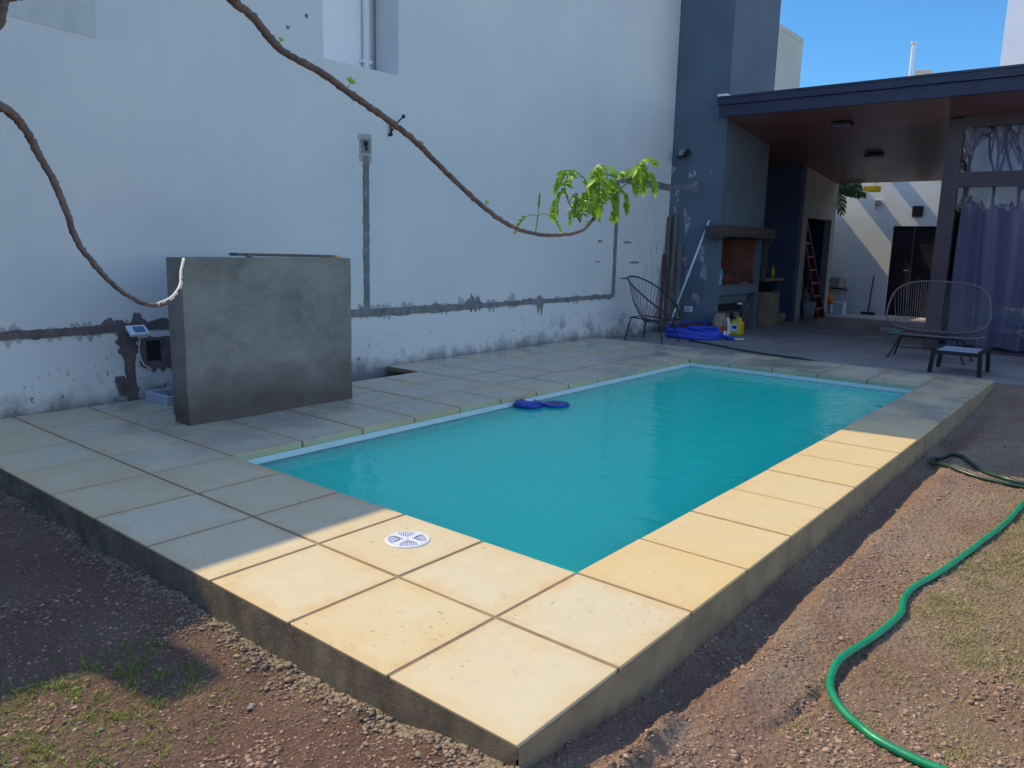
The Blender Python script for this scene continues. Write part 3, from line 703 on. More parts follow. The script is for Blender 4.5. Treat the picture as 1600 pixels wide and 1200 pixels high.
mb = MB(); mb.lathe((10.7, 4.35, .742), [(.10, 0), (.12, .015), (.12, .03), (.10, .03)], 20); mb.bar((10.8, 4.3, .76), (11.0, 4.2, .765), .02, .012)
tag(mb.build("black_pan", M_blackmetal, smooth=True), "flat black pan with a handle on the barbecue hearth under the rack", "pan")
mb = MB(); mb.bar((11.2, 4.22, .748), (11.62, 4.25, .748), .02, .012); mb.bar((11.3, 4.2, .75), (11.65, 4.32, .755), .018, .01)
tag(mb.build("fire_tongs", M_pebblegrey), "pale metal fire tongs lying on the right end of the barbecue hearth", "tongs")
mb = MB(); mb.obox((10.33, 4.2, .86), (.05, 0, 0), (0, .035, 0), (0, 0, .12)); mb.obox((10.33, 4.2, 1.0), (.05, 0, 0), (0, .008, 0), (0, 0, .022))
ct = mb.build("drink_carton", M_cyan, bevel=.004); tag(ct, "cyan and white carton standing at the left end of the barbecue hearth", "carton")
mb = MB(); mb.obox((10.285, 4.163, .82), (.012, 0, 0), (0, .002, 0), (0, 0, .08)); mb.build("white_panel", M_plwhite, ct)
# firewood
fw_t = empty("firewood_pile", (10.7, 4.5, -.045), "heap of split logs stacked in the barbecue's lower store", "firewood")
for k in range(16):
    r = random.uniform(.04, .07); x = 10.40+random.random()*.75; y = 4.3+random.random()*.3; z = r-.04+(k//6)*.105
    a = random.uniform(-.5, .5); mb = MB()
    d = Vector((math.sin(a), math.cos(a), random.uniform(-.05, .05)))*.22
    mb.tube([Vector((x, y, z))-d, Vector((x, y, z)), Vector((x, y, z))+d], [r, r*1.05, r*.95], 7); mb.build("log", M_log, fw_t)

def at_bag(name, loc, w, d, h, m1, m2, label, cat, m2name="printed_lower_half"):
    t = empty(name, loc, label, cat)
    for (nm, mt, za, zb) in (("upper_half", m1, .42, 1.0), (m2name, m2, 0, .42)):
        mb = MB(); n = 20; prof = []
        vs = []; lev = 8
        for i in range(lev+1):
            f = za+(zb-za)*i/lev; s_ = 1+.10*math.sin(f*math.pi)-.35*max(0, f-.55)
            for k in range(n):
                a = 2*math.pi*k/n; ca, sa = math.cos(a), math.sin(a)
                q = (abs(ca)**3+abs(sa)**3)**(-1/3.0)
                wob = 1+.05*math.sin(3*a+5*f+loc[0]*9)+.03*math.sin(7*a+9*f)
                vs.append((loc[0]+ca*q*w/2*s_*wob, loc[1]+sa*q*d/2*s_*wob*(1-.6*max(0, f-.6)), loc[2]+f*h+.015*math.sin(4*a+f*7)*f))
        fs = [(i*n+k, i*n+(k+1) % n, (i+1)*n+(k+1) % n, (i+1)*n+k) for i in range(lev) for k in range(n)]
        fs.append(tuple(range(n))[::-1]); fs.append(tuple(lev*n+k for k in range(n)))
        mb.add(vs, fs); mb.build(nm, mt, t, smooth=True)
    return t
at_bag("charcoal_bag", (10.02, 4.0, -.045), .26, .18, .36, M_paper, M_red, "crumpled brown paper charcoal bag with a red lower half, left of the yellow jug", "bag")
at_bag("white_sack", (10.28, 4.02, -.045), .18, .14, .27, M_plwhite, M_alu, "small white and blue sack squeezed between the charcoal bag and yellow jug", "sack", "blue_lower_half")
# yellow jug
t = empty("jerry_can", (10.42, 3.88, -.045), "bright yellow plastic jug with a blue label standing on the patio floor", "jug")
mb = MB(); mb.box(10.33, 10.51, 3.79, 3.97, -.045, .17)
o = mb.build("body", M_yellow, t, bevel=.03, seg=4)
mb = MB(); mb.add([(10.35, 3.81, .165), (10.49, 3.81, .165), (10.49, 3.95, .165), (10.35, 3.95, .165), (10.38, 3.84, .215), (10.46, 3.84, .215), (10.46, 3.92, .215), (10.38, 3.92, .215)], [(0, 1, 5, 4), (1, 2, 6, 5), (2, 3, 7, 6), (3, 0, 4, 7), (4, 5, 6, 7)]); mb.build("shoulder", M_yellow, t, bevel=.012)
mb = MB(); mb.tube(catmull([(10.36, 3.86, .19), (10.365, 3.86, .235), (10.42, 3.87, .24), (10.455, 3.875, .20)]), .011, 8); mb.build("handle", M_yellow, t, smooth=True)
mb = MB(); mb.lathe((10.47, 3.86, .19), [(.024, 0), (.024, .03), (.02, .034)], 16); mb.build("cap", M_plwhite, t)
mb = MB(); mb.box(10.3285, 10.3299, 3.83, 3.94, .02, .13); mb.build("label_panel", M_alu, t)
mb = MB(); mb.box(10.3268, 10.3283, 3.85, 3.92, .06, .11); mb.build("label_print", M_blue, t)
# maroon bag with a flask beside
t = at_bag("maroon_bag", (11.35, 4.22, -.045), .26, .18, .26, M_maroon, M_maroon, "dark maroon carry bag with pale straps inside the wood store", "bag", "lower_half")
mb = MB()
for dy in (-.05, .05): mb.tube(catmull([(11.26, 4.14+dy*.3, .14), (11.24, 4.12, .28), (11.30, 4.12+dy, .40), (11.42, 4.13, .30), (11.45, 4.15, .14)]), .008, 6)
mb.build("strap", M_card, t, smooth=True)
mb = MB(); mb.lathe((11.02, 4.12, -.045), [(.05, 0), (.052, .2), (.03, .27), (.018, .30), (.018, .42), (.03, .43), (.042, .46), (.03, .50), (.006, .51)], 16)
tag(mb.build("siphon_bottle", M_black, smooth=True), "slim dark bottle with a pale round knob in front of the wood store", "bottle")
mb = MB(); mb.lathe((11.02, 4.12, .385), [(.02, 0), (.042, .02), (.042, .045), (.02, .065)], 14); bpy.data.objects["siphon_bottle"]; mb.build("knob", M_plwhite, bpy.data.objects["siphon_bottle"], smooth=True)

# side counter against navy wall
t = empty("side_counter", (12.9, 4.4, -.05), "narrow side counter with a pale wooden top between chimney and navy wall", "counter")
mb = MB(); mb.box(12.02, 13.3, 4.22, 4.75, .755, .795); mb.build("counter_top", M_counter, t, bevel=.004)
for x in (12.06, 13.2): MB().box(x, x+.05, 4.28, 4.34, -.05, .754).build("leg", M_navy2, t)
def bottle(x, y, z, h, r, m, label):
    mb = MB(); mb.lathe((x, y, z), [(r, 0), (r, h*.6), (r*.5, h*.78), (r*.35, h*.82), (r*.35, h), (r*.3, h)], 16); o = mb.build("bottle", m, smooth=True); tag(o, label, "bottle", "bottles on the side counter"); return o
bottle(13.0, 4.35, .796, .24, .035, M_yellow, "yellow bottle standing near the right end of the side counter")
bottle(12.55, 4.5, .796, .17, .05, M_black, "squat dark bottle in the middle of the side counter")
bottle(12.8, 4.55, .796, .2, .03, M_maroon, "thin maroon bottle just left of the yellow bottle on the counter")
mb = MB(); mb.lathe((12.25, 4.4, .796), [(.06, 0), (.075, .06), (.075, .09), (.06, .09)], 16); tag(mb.build("cooking_pot", M_blackmetal, smooth=True), "small dark pot at the left end of the side counter", "pot")
mb = MB(); mb.box(12.26, 12.64, 4.05, 4.30, -.044, .56); cb = mb.build("cardboard_box", M_card, bevel=.006); tag(cb, "tall plain brown cardboard box under the side counter", "box")
MB().bar((12.27, 4.05, .575), (12.63, 4.10, .60), .06, .006).build("flap", M_card, cb)
mb = MB(); mb.lathe((13.0, 4.2, -.044), [(.13, 0), (.15, .12), (.155, .2), (.14, .2), (.13, .02)], 20); tag(mb.build("wicker_basket", M_card, smooth=True), "low brown basket on the floor right of the cardboard box", "basket")
mb = MB(); mb.lathe((12.98, 4.2, -.02), [(.05, 0), (.055, .22), (.03, .3), (.03, .34)], 14, ); tag(mb.build("blue_bottle", M_blue, smooth=True), "blue bottle with pale neck standing in the low brown basket", "bottle")

# ================================================================== HOUSE
hs = empty("house", (13, 1, -.05), "house with dark sloping roof, boarded patio soffit and tall brown framed windows", "house")
def soff(x): return 3.27-(x-9.9)*.1
# soffit slab (sloping) and roof
xa, xb, ya, yb = 9.97, 15.6, -7, 4.149
mb = MB(); mb.add([(xa, ya, soff(xa)), (xb, ya, soff(xb)), (xb, yb, soff(xb)), (xa, yb, soff(xa)), (xa, ya, soff(xa)+.02), (xb, ya, soff(xb)+.02), (xb, yb, soff(xb)+.02), (xa, yb, soff(xa)+.02)],
                  [(0, 3, 2, 1), (4, 5, 6, 7), (0, 1, 5, 4), (1, 2, 6, 5), (2, 3, 7, 6), (3, 0, 4, 7)])
rf = MB(); rf.add([(xa, ya, soff(xa)+.03), (xb, ya, soff(xb)+.03), (xb, yb, soff(xb)+.03), (xa, yb, soff(xa)+.03), (xa, ya, 3.50), (xb, ya, soff(xb)+.2), (xb, yb, soff(xb)+.2), (xa, yb, 3.50)],
                  [(0, 3, 2, 1), (4, 5, 6, 7), (0, 1, 5, 4), (1, 2, 6, 5), (2, 3, 7, 6), (3, 0, 4, 7)])
xa2, yb2 = 11.88, 5.04
rf.add([(xa2, 4.1495, soff(xa2)+.03), (xb, 4.1495, soff(xb)+.03), (xb, yb2, soff(xb)+.03), (xa2, yb2, soff(xa2)+.03), (xa2, 4.1495, soff(xa2)+.2), (xb, 4.1495, soff(xb)+.2), (xb, yb2, soff(xb)+.2), (xa2, yb2, soff(xa2)+.2)],
       [(0, 3, 2, 1), (4, 5, 6, 7), (0, 1, 5, 4), (1, 2, 6, 5), (2, 3, 7, 6), (3, 0, 4, 7)])
mb.add([(xa2, 4.1495, soff(xa2)), (13.78, 4.1495, soff(13.78)), (13.78, yb2, soff(13.78)), (xa2, yb2, soff(xa2)), (xa2, 4.1495, soff(xa2)+.02), (13.78, 4.1495, soff(13.78)+.02), (13.78, yb2, soff(13.78)+.02), (xa2, yb2, soff(xa2)+.02)],
       [(0, 3, 2, 1), (4, 5, 6, 7), (0, 1, 5, 4), (1, 2, 6, 5), (2, 3, 7, 6), (3, 0, 4, 7)])
roof = rf.build("roof", M_fascia, hs)
mb.build("soffit", M_soffit, roof)
mb = MB(); mb.box(9.93, 9.97, -7, 4.21, 3.255, 3.42); mb.box(9.90, 9.965, -7, 4.23, 3.423, 3.54); mb.box(9.89, 9.90, -7, 4.23, 3.515, 3.548); mb.build("fascia", M_fascia, roof, bevel=.004)
mb = MB(); mb.box(9.92, 10.12, 4.10, 4.24, 3.545, 3.585); mb.build("flashing", M_white, roof)
# lamps flush in the soffit
for (x, y, lb) in ((10.8, 2.66, "slim flush soffit lamp nearer the fascia"), (13.0, 2.77, "square soffit lamp deeper under the patio roof")):
    z = soff(x)
    t = empty("ceiling_lamp", (x, y, z-.03), lb, "ceiling lamp", "lamps under the patio roof")
    mb = MB(); mb.box(x-.10, x+.10, y-.14, y+.14, z-.05, z-.012); mb.build("housing", M_black, t, bevel=.005)
    mb = MB(); mb.box(x-.07, x+.07, y-.11, y-.01, z-.055, z-.0505); mb.box(x-.07, x+.07, y+.01, y+.11, z-.055, z-.0505); mb.build("diffuser", M_pit, t)
# navy return wall, storeroom wall with opening
mb = MB(); mb.box(13.6, 13.78, 4.15, 5.04, -.05, 3.0); mb.box(11.88, 13.6, 4.86, 5.04, -.05, 3.2); mb.build("navy_wall", M_navy2, hs)
mb = MB(); mb.box(13.782, 14.05, 4.14, 4.28, -.05, 1.95); mb.box(15.5, 15.72, 4.14, 4.28, -.05, 1.95); mb.box(13.782, 15.72, 4.14, 4.28, 1.95, 3.0)
mb.build("storeroom_wall", M_grey, hs)
mb = MB(); mb.box(13.782, 15.72, 4.95, 5.04, -.05, 2.5); mb.box(15.66, 15.72, 4.28, 4.95, -.05, 2.5); mb.box(13.782, 15.72, 4.28, 4.95, 2.5, 2.55); mb.build("storeroom_lining", M_navy2, hs)
# courtyard end wall with door
mb = MB(); mb.box(17.0, 17.2, 3.35, 5.04, -.05, 3.1); mb.box(17.0, 17.2, -5, 2.40, -.05, 3.1); mb.box(17.0, 17.2, 2.40, 3.35, 1.93, 3.1)
mb.box(15.72, 17.0, 4.62, 5.04, -.05, 2.12); mb.build("courtyard_wall", M_white, hs)
dr = MB().box(17.05, 17.09, 2.45, 3.30, -.04, 1.90).build("door", M_dark, hs)
mb = MB(); mb.box(17.0, 17.12, 3.301, 3.349, -.04, 1.929); mb.box(17.0, 17.12, 2.401, 2.449, -.04, 1.929); mb.box(17.0, 17.12, 2.45, 3.30, 1.89, 1.929); mb.build("door_frame", M_white, dr)
mb = MB(); mb.box(17.03, 17.05, 2.86, 2.89, -.04, 1.88); mb.build("door_stile", M_frame, dr)
mb = MB(); mb.tube([(17.03, 2.92, .95), (17.0, 2.92, .95), (17.0, 3.0, .95)], .012, 8); mb.build("handle", M_pebblegrey, dr)
# pergola beams over the courtyard
for k in range(8):
    y = 1.5+k*.95; mb = MB(); mb.box(15.62, 17.2, y, y+.30, 3.11, 3.17); mb.build("pergola_beam", M_fascia, hs)
# glazed front
Yp0, Yp1 = 1.10, 1.30
mb = MB(); mb.box(11.0, 11.16, Yp0, Yp1, -.05, 3.14); mb.box(11.161, 15.6, 1.18, 1.30, -.05, 2.65); mb.build("corner_post", M_frame, hs)
for k, (z0, z1) in enumerate(((-.01, 2.22), (2.42, 3.02))):
    fr = MB(); yb0 = -6.0
    ymull = [Yp0-.001, -.95, -3.0, -5.0]
    fr.box(11.0, 11.10, -5.0, Yp0-.001, z1, z1+(.2 if k == 0 else .14)); 
    if k == 0: fr.box(11.0, 11.10, -5.0, Yp0-.001, -.05, -.01)
    for ym in ymull[1:]: fr.box(11.0, 11.10, ym-.04, ym+.04, z0, z1)
    f = fr.build("window_frame", M_frame, hs)
    for a, b in zip(ymull[:-1], ymull[1:]):
        mb = MB(); mb.box(11.045, 11.055, b+.041 if b > -5 else b, a-(.041 if a < 1 else .001), z0+.001, z1-.001); mb.build("pane", M_glass, f)
mb = MB(); mb.box(11.16, 15.5, -5.2, -5.1, -.05, 2.6); mb.box(15.4, 15.5, -5.1, 1.18, -.05, 2.6); mb.build("room_wall", M_grey, hs)
# curtain
t = MB(); vs = []; n = 520
for i in range(n+1):
    y = 1.06-4.3*i/n
    for j in range(9):
        z = .0+3.05*j/8
        slant = (3.05-z)*.0
        ph = y*14+2.6*math.sin(y*2.3)+1.4*math.sin(y*6.1+1)+.9*math.sin(z*.8+y*2)
        vs.append((11.40+.15*math.sin(ph)+.04*math.sin(ph*2.3+1), y+.03*math.sin(z*1.2+y*7)*(1-z/3), z))
t.add(vs, [(i*9+j, (i+1)*9+j, (i+1)*9+j+1, i*9+j+1) for i in range(n) for j in range(8)])
tag(t.build("curtain", M_cloth, smooth=True), "long mauve grey curtain hanging in folds behind the tall glass", "curtain")

# wall things in the courtyard
mb = MB(); mb.box(16.96, 16.998, 2.74, 2.96, 2.08, 2.31)
o = mb.build("wall_vent", M_black, bevel=.03, seg=3); tag(o, "black rounded square vent on the white courtyard wall above the door", "vent")
mb = MB(); mb.box(16.90, 16.998, 3.60, 3.70, 2.32, 2.44); mb.tube([(16.93, 3.68, 2.3), (16.93, 3.68, 2.24)], .03, 8)
tag(mb.build("wall_light", M_pebblegrey, bevel=.005), "small grey wall light on the white courtyard wall left of the door", "wall light")
mb = MB(); mb.box(16.0, 16.12, 3.40, 3.62, 2.55, 2.67); mb.box(16.02, 16.1, 3.62, 3.72, 2.57, 2.67)
tag(mb.build("hanging_lamp", M_yellow, bevel=.006), "yellow rectangular box hanging under the pergola beside the banana leaf", "lamp box")
mb = MB(); mb.tube([(16.06, 3.5, 2.67), (16.06, 3.5, 3.11)], .006, 6); mb.build("hanger", M_black, bpy.data.objects["hanging_lamp"])
# banana plant
t = empty("banana_plant", (16.1, 4.4, -.05), "dark green banana plant whose torn leaves show above the storeroom corner", "plant")
mb = MB(); mb.tube(catmull([(16.1, 4.42, -.05), (16.12, 4.41, 1.0), (16.08, 4.40, 2.1), (16.05, 4.38, 2.75)]), [.08-.002*i for i in range(19)], 10); mb.build("trunk", M_plant, t, smooth=True)
def bleaf(p0, p1, p2, wd, seed):
    R = random.Random(seed); m = MB(); P = catmull([p0, p1, p2], 14); n = len(P)
    for side in (-1, 1):
        k = 0
        while k < n-1:
            L = R.choice([1, 2, 2, 3]); e_ = min(n-1, k+L)
            d = (P[e_]-P[k]).normalized(); sd_ = d.cross(Vector((-1, 0, 0))).normalized()*side
            f0 = math.sin(math.pi*min(1, (k+1.5)/n))**.6*wd; droop = Vector((R.uniform(-.03, .03), 0, -.35*wd))
            a = P[k]; b = P[e_]*.96+P[k]*.04
            tip = sd_*f0+droop+d*f0*.5
            m.add([a, b, b+tip*R.uniform(.85, 1.05), a+tip*R.uniform(.75, 1.0)], [(0, 1, 2, 3)]); k = e_
    m.tube(P, .008, 5); m.build("leaf", M_plant, t)
for k, (a, b, c, wd) in enumerate([((16.05, 4.38, 2.72), (15.95, 4.15, 2.72), (15.9, 3.62, 2.50), .16), ((16.05, 4.38, 2.70), (15.95, 4.2, 2.60), (15.92, 4.07, 2.10), .15), ((16.05, 4.38, 2.7), (15.95, 4.28, 2.9), (15.9, 4.02, 2.86), .15),
                                ((16.05, 4.40, 2.5), (15.85, 4.36, 2.2), (15.82, 4.33, 1.75), .10), ((16.05, 4.38, 2.6), (16.3, 4.1, 2.9), (16.5, 3.9, 2.5), .16)]): bleaf(a, b, c, wd, k)
# sink unit
t = empty("wash_basin", (16.75, 4.3, -.05), "grey-white laundry basin on a dark bracket shelf in the courtyard corner", "basin")
mb = MB(); mb.box(16.5, 16.98, 4.14, 4.6, .50, .53); mb.build("shelf", M_blackmetal, t)
mb = MB(); mb.box(16.5, 16.52, 4.16, 4.6, .53, .74); mb.box(16.95, 16.97, 4.16, 4.6, .53, .74); mb.box(16.52, 16.95, 4.16, 4.18, .53, .74); mb.box(16.52, 16.95, 4.58, 4.6, .53, .74); mb.box(16.52, 16.95, 4.18, 4.58, .53, .56); mb.build("bowl", M_grey, t, bevel=.004)
mb = MB(); mb.tube(catmull([(16.9, 4.12, .55), (16.88, 4.11, .72), (16.8, 4.12, .80), (16.7, 4.15, .74)]), .018, 8); mb.build("tap", M_plwhite, t, smooth=True)
mb = MB(); mb.tube([(16.5, 4.14, .50), (16.5, 3.98, .48)], .012, 6); mb.tube([(16.5, 4.0, .46), (16.5, 4.0, .53)], .01, 6); mb.build("bracket", M_blackmetal, t)
t = empty("gas_canister", (16.45, 4.36, -.05), "orange gas canister with a collar standing under the wash basin", "canister")
mb = MB(); mb.lathe((16.45, 4.36, .16), [(.07, 0), (.11, .03), (.115, .14), (.09, .2), (.04, .22)], 20); mb.build("tank", M_orange, t, smooth=True)
mb = MB(); mb.lathe((16.45, 4.36, .36), [(.06, 0), (.065, .07), (.05, .07)], 16); mb.build("collar", M_orange, t, smooth=True)
mb = MB(); mb.box(16.35, 16.55, 4.26, 4.46, -.044, .16); tag(mb.build("white_crate", M_plwhite, bevel=.01), "white crate under the orange gas canister", "crate")
mb = MB(); mb.box(16.15, 16.4, 3.94, 4.15, -.044, .21); mb.box(16.13, 16.42, 3.92, 4.17, -.044, -.025); mb.box(16.14, 16.41, 3.93, 4.16, .205, .23)
for k in range(4): mb.box(16.145, 16.15, 3.965+k*.05, 3.985+k*.05, -.01, .19)
tag(mb.build("white_heater", M_plwhite, bevel=.006), "small cream box with ribs on the courtyard floor right of the canister", "box")
# broom
t = empty("broom", (16.9, 3.6, -.045), "black broom leaning upright on the courtyard wall", "broom")
mb = MB(); mb.tube([(16.86, 3.60, .0), (16.97, 3.58, .83)], .014, 8); mb.build("handle", M_black, t)
mb = MB(); mb.box(16.80, 16.90, 3.46, 3.74, -.04, .02); mb.build("brush_head", M_black, t, bevel=.008)
# ladder in the storeroom opening
t = empty("ladder", (14.9, 4.2, -.05), "reddish brown timber ladder with pale rungs leaning inside the storeroom opening", "ladder")
a0, a1 = Vector((14.80, 4.07, -.045)), Vector((15.30, 4.07, -.045)); b0, b1 = Vector((14.02, 4.32, 1.90)), Vector((14.30, 4.32, 1.90))
b0 = Vector((13.98+.12, 4.30, 1.90)); b1 = Vector((14.38, 4.30, 1.90))
for A_, B_ in ((a0, b0), (a1, b1)): MB().bar(A_, B_, .05, .09, (0, 1, 0)).build("rail", M_ladder, t, bevel=.004)
for k in range(7):
    f = .1+k*.135; p = a0.lerp(b0, f); q = a1.lerp(b1, f); MB().bar(p, q, .03, .06, (0, 1, 0)).build("rung", M_rung, t)
for dx, an in ((-.12, 1.25), (-.2, .9)):
    mb = MB(); mb.tube([(14.5+dx, 4.10, -.04), (14.2+dx*.5, 4.32, an+.3)], .012, 6)
    tag(mb.build("tool_handle", M_pebblegrey), "long thin pale tool handle leaning beside the ladder" if dx > -.15 else "shorter thin pale tool handle leaning left of the other handle", "tool handle")
mb = MB(); mb.lathe((14.32, 4.06, -.044), [(.10, 0), (.13, .32), (.135, .36), (.12, .36), (.10, .02)], 20); tag(mb.build("waste_bucket", M_grey, smooth=True), "grey bucket at the foot of the storeroom opening", "bucket")
mb = MB()
for k in range(9):
    a = random.random()*6; mb.tube([(14.32, 4.06, .1), (14.32+.12*math.cos(a), 4.06+.1*math.sin(a), .45+.2*random.random())], .008, 5)
tag(mb.build("wood_offcuts", M_rung), "bundle of pale sticks standing in the grey bucket", "sticks")

# things leaning at the corner
for k, (p, q, w_, t_, lb) in enumerate([((9.93, 4.90, -.04), (10.08, 5.02, 1.80), .065, .025, "tallest grey plank, hard in the wall corner"),
        ((9.80, 4.78, -.04), (10.10, 4.90, 1.84), .04, .035, "slim square timber post leaning beside the tallest plank"),
        ((9.80, 4.62, -.04), (10.08, 4.80, 1.35), .06, .025, "shorter grey plank leaning rightmost in the corner"),
        ((9.72, 4.88, -.04), (10.0, 5.02, 1.2), .05, .02, "reddish dark low plank behind the string chair")]):
    m = MB().bar(p, q, w_, t_, (1, 0, 0)).build("plank", M_plank if k < 3 else M_maroon, bevel=.003); tag(m, lb, "plank", "planks leaning in the corner")
t = empty("net_pole", (9.5, 4.5, -.05), "pale blue telescopic pool pole leaning against the charcoal chimney", "pole")
MB().tube([(9.55, 4.52, .42), (10.1, 4.33, 1.74)], .015, 10).build("upper_tube", M_alu, t, smooth=True)
MB().tube([(9.42, 4.565, .10), (9.55, 4.52, .42)], .011, 10).build("lower_tube", M_plwhite, t, smooth=True)
mb = MB(); mb.tube([(9.41, 4.57, .06), (9.43, 4.56, .13)], .022, 8); mb.tube([(9.38, 4.58, -.04), (9.41, 4.57, .06)], .014, 8); mb.build("coupling", M_blue, t)
MB().tube([(9.54, 4.523, .40), (9.56, 4.517, .44)], .02, 10).build("clamp", M_black, t)
# floodlight
t = empty("floodlight", (10.05, 4.78, 2.76), "small black floodlight fixed high on the charcoal chimney", "floodlight")
mb = MB(); mb.obox((10.03, 4.80, 2.76), (.05, 0, .03), (0, .075, -.02), (-.018, 0, .04)); mb.build("housing", M_black, t, bevel=.006)
mb = MB(); mb.obox((9.992, 4.812, 2.775), (.028, 0, .018), (0, .035, -.01), (-.020, 0, .034)); mb.build("lens", M_mesh, t)
mb = MB(); mb.tube([(10.12, 4.72, 2.78), (10.06, 4.76, 2.77)], .014, 8); mb.build("bracket", M_black, t)
t = empty("wall_socket", (10.12, 4.57, .33), "white outdoor socket plate low on the charcoal chimney", "socket")
MB().box(10.115, 10.129, 4.53, 4.67, .29, .38).build("plate", M_plwhite, t, bevel=.004)
MB().box(10.110, 10.1145, 4.56, 4.64, .31, .36).build("outlets", M_mesh, t, bevel=.003)

# blue hose coil
t = empty("vacuum_hose", (9.3, 4.15, -.045), "thick blue corrugated pool vacuum hose lying in a flat coil", "hose")
pts = []
for k in range(150):
    a = k/150*2*math.pi*3.3; f = k/150
    rx = .46-.05*f+.02*math.sin(a*1.7); ry = .20-.03*f
    c = Vector((9.42, 4.15, 0)); u = Vector((.42, -.9, 0)).normalized(); v = Vector((.9, .42, 0)).normalized()
    pts.append(c+u*rx*.86*math.cos(a)+v*ry*1.2*math.sin(a)+Vector((0, 0, -.012+.036*(k//46)+.01*math.sin(a*2))))
pts += [Vector((9.62, 3.86, .04)), Vector((9.62, 3.76, .01)), Vector((9.60, 3.68, -.015))]
cp = catmull(pts, 5); rad = [.030+.0035*(i % 2) for i in range(len(cp))]
MB().tube(cp, rad, 8).build("tube", M_hoseblue, t)
MB().tube([cp[-1], cp[-1]+Vector((.04, -.10, -.002))], .034, 10).build("cuff", M_blue, t)
mb = MB(); mb.tube([(9.62, 3.64, -.02), (9.72, 3.46, -.022)], .012, 8); mb.tube([(9.60, 3.72, .03), (9.60, 3.72, .09)], .022, 8)
tag(mb.build("white_nozzle", M_plwhite), "white plastic nozzle lying at the end of the blue hose", "nozzle")
t = empty("leaf_net", (9.8, 4.3, -.04), "blue framed leaf skimmer net lying behind the hose coil", "net")
ringp = [Vector((9.85+.24*math.cos(a), 4.30-.32*math.sin(a), .10+.05*math.cos(a))) for a in np.linspace(0, 2*math.pi, 28, endpoint=False)]
MB().tube(ringp, .018, 8, closed=True).build("frame", M_blue, t, smooth=True)
mb = MB(); n = len(ringp); mb.add([Vector((9.85, 4.30, .02))]+ringp, [(0, 1+i, 1+(i+1) % n) for i in range(n)]); mb.build("mesh_bag", M_maroon, t)
MB().tube([(9.95, 4.22, .12), (10.0, 4.2, .26)], .014, 8).build("socket_arm", M_blue, t)
# thin dark hose along the deck end
mb = MB(); mb.tube(catmull([(9.0, 4.0, -.03), (8.76, 3.41, -.033), (8.55, 3.0, -.033), (8.40, 2.5, -.033), (8.34, 2.1, -.035), (8.22, 1.75, -.06), (8.12, 1.5, -.14)]), .012, 8)
tag(mb.build("thin_hose", M_hosedark, smooth=True), "thin black hose trailing on the patio edge behind the far tiles", "hose")

# ---------------------------------------------------------------- chairs
def resample(P, n):
    P = [Vector(p) for p in P]; L = [0]
    for a, b in zip(P[:-1], P[1:]): L.append(L[-1]+(b-a).length)
    out = []
    for k in range(n):
        s_ = L[-1]*k/(n-1); i = min(max(j for j in range(len(L)) if L[j] <= s_+1e-9), len(P)-2)
        out.append(P[i].lerp(P[i+1], (s_-L[i])/max(1e-9, L[i+1]-L[i])))
    return out
# left string chair: back against the wall, facing the pool end
t = empty("string_chair", (8.6, 4.35, -.05), "dark string bowl chair standing against the white wall", "chair")
def rim_pt(a):     # pear-shaped ring, tilted back; a=0 at back top
    w_ = .33*math.sin(a)*(1+.12*math.cos(a)); s_ = (1-math.cos(a))/2
    return Vector((8.58+w_, 4.78-.80*s_, .88-.58*s_+.04*math.sin(math.pi*s_)))
rim = [rim_pt(a) for a in np.linspace(0, 2*math.pi, 40, endpoint=False)]
MB().tube(rim, .011, 8, closed=True).build("rim", M_blackmetal, t, smooth=True)
hub = Vector((8.58, 4.42, .24))
hring = [hub+Vector((.11*math.sin(a), .10*math.cos(a), 0)) for a in np.linspace(0, 2*math.pi, 24, endpoint=False)]
MB().tube(hring, .008, 6, closed=True).build("seat_ring", M_blackmetal, t, smooth=True)
mb = MB()
for k in range(44):
    a = 2*math.pi*k/44; p = rim_pt(a); q = hub+Vector((.11*math.sin(a), .10*math.cos(a), 0)); m_ = (p+q)/2+Vector((0, .02, -.07))
    mb.tube(catmull([p, m_, q], 4), .0035, 5)
mb.build("cords", M_cord_dark, t)
for (p, q) in (((8.36, 4.62, .30), (8.30, 4.68, -.045)), ((8.80, 4.62, .30), (8.86, 4.68, -.045)), ((8.40, 4.18, .27), (8.33, 4.08, -.045)), ((8.78, 4.18, .27), (8.84, 4.08, -.045))):
    MB().tube([p, q], .010, 8).build("leg", M_blackmetal, t)
mb = MB(); fr = [(8.36, 4.62, .30), (8.40, 4.18, .27), (8.78, 4.18, .27), (8.80, 4.62, .30)]; mb.tube(fr, .010, 8, closed=True); mb.build("base_frame", M_blackmetal, t)
# right wide string bench
t = empty("string_bench", (9.8, .95, -.05), "wide string lounge chair with rounded back before the curtained glass", "lounge chair")
def brim(a):
    ca, sa = math.cos(a), math.sin(a)
    s_ = (1+math.copysign(abs(sa)**.62, sa))/2    # 1 top, 0 bottom
    y = .95+.64*math.copysign(abs(ca)**.62, ca)*(1-.16*s_)
    return Vector((9.78+.16*s_, y, .31+.64*s_))
rim = [brim(a) for a in np.linspace(0, 2*math.pi, 72, endpoint=False)]
MB().tube(rim, .012, 8, closed=True).build("rim", M_cord, t, smooth=True)
mb = MB()
for k in range(38):
    f = k/37; t_ = .97*(1-2*f); c_ = abs(t_)**(1/.62); S_ = (1+max(0, 1-c_*c_)**.31)/2
    p = Vector((9.78+.16*S_, .95+.64*t_*(1-.16*S_), .31+.64*S_)); q = Vector((9.80, .95+.47*(1-2*f), .29))
    mb.tube(catmull([p, (p+q)/2+Vector((.04, 0, -.02)), q], 4), .0038, 5)
mb.build("back_cords", M_cord, t)
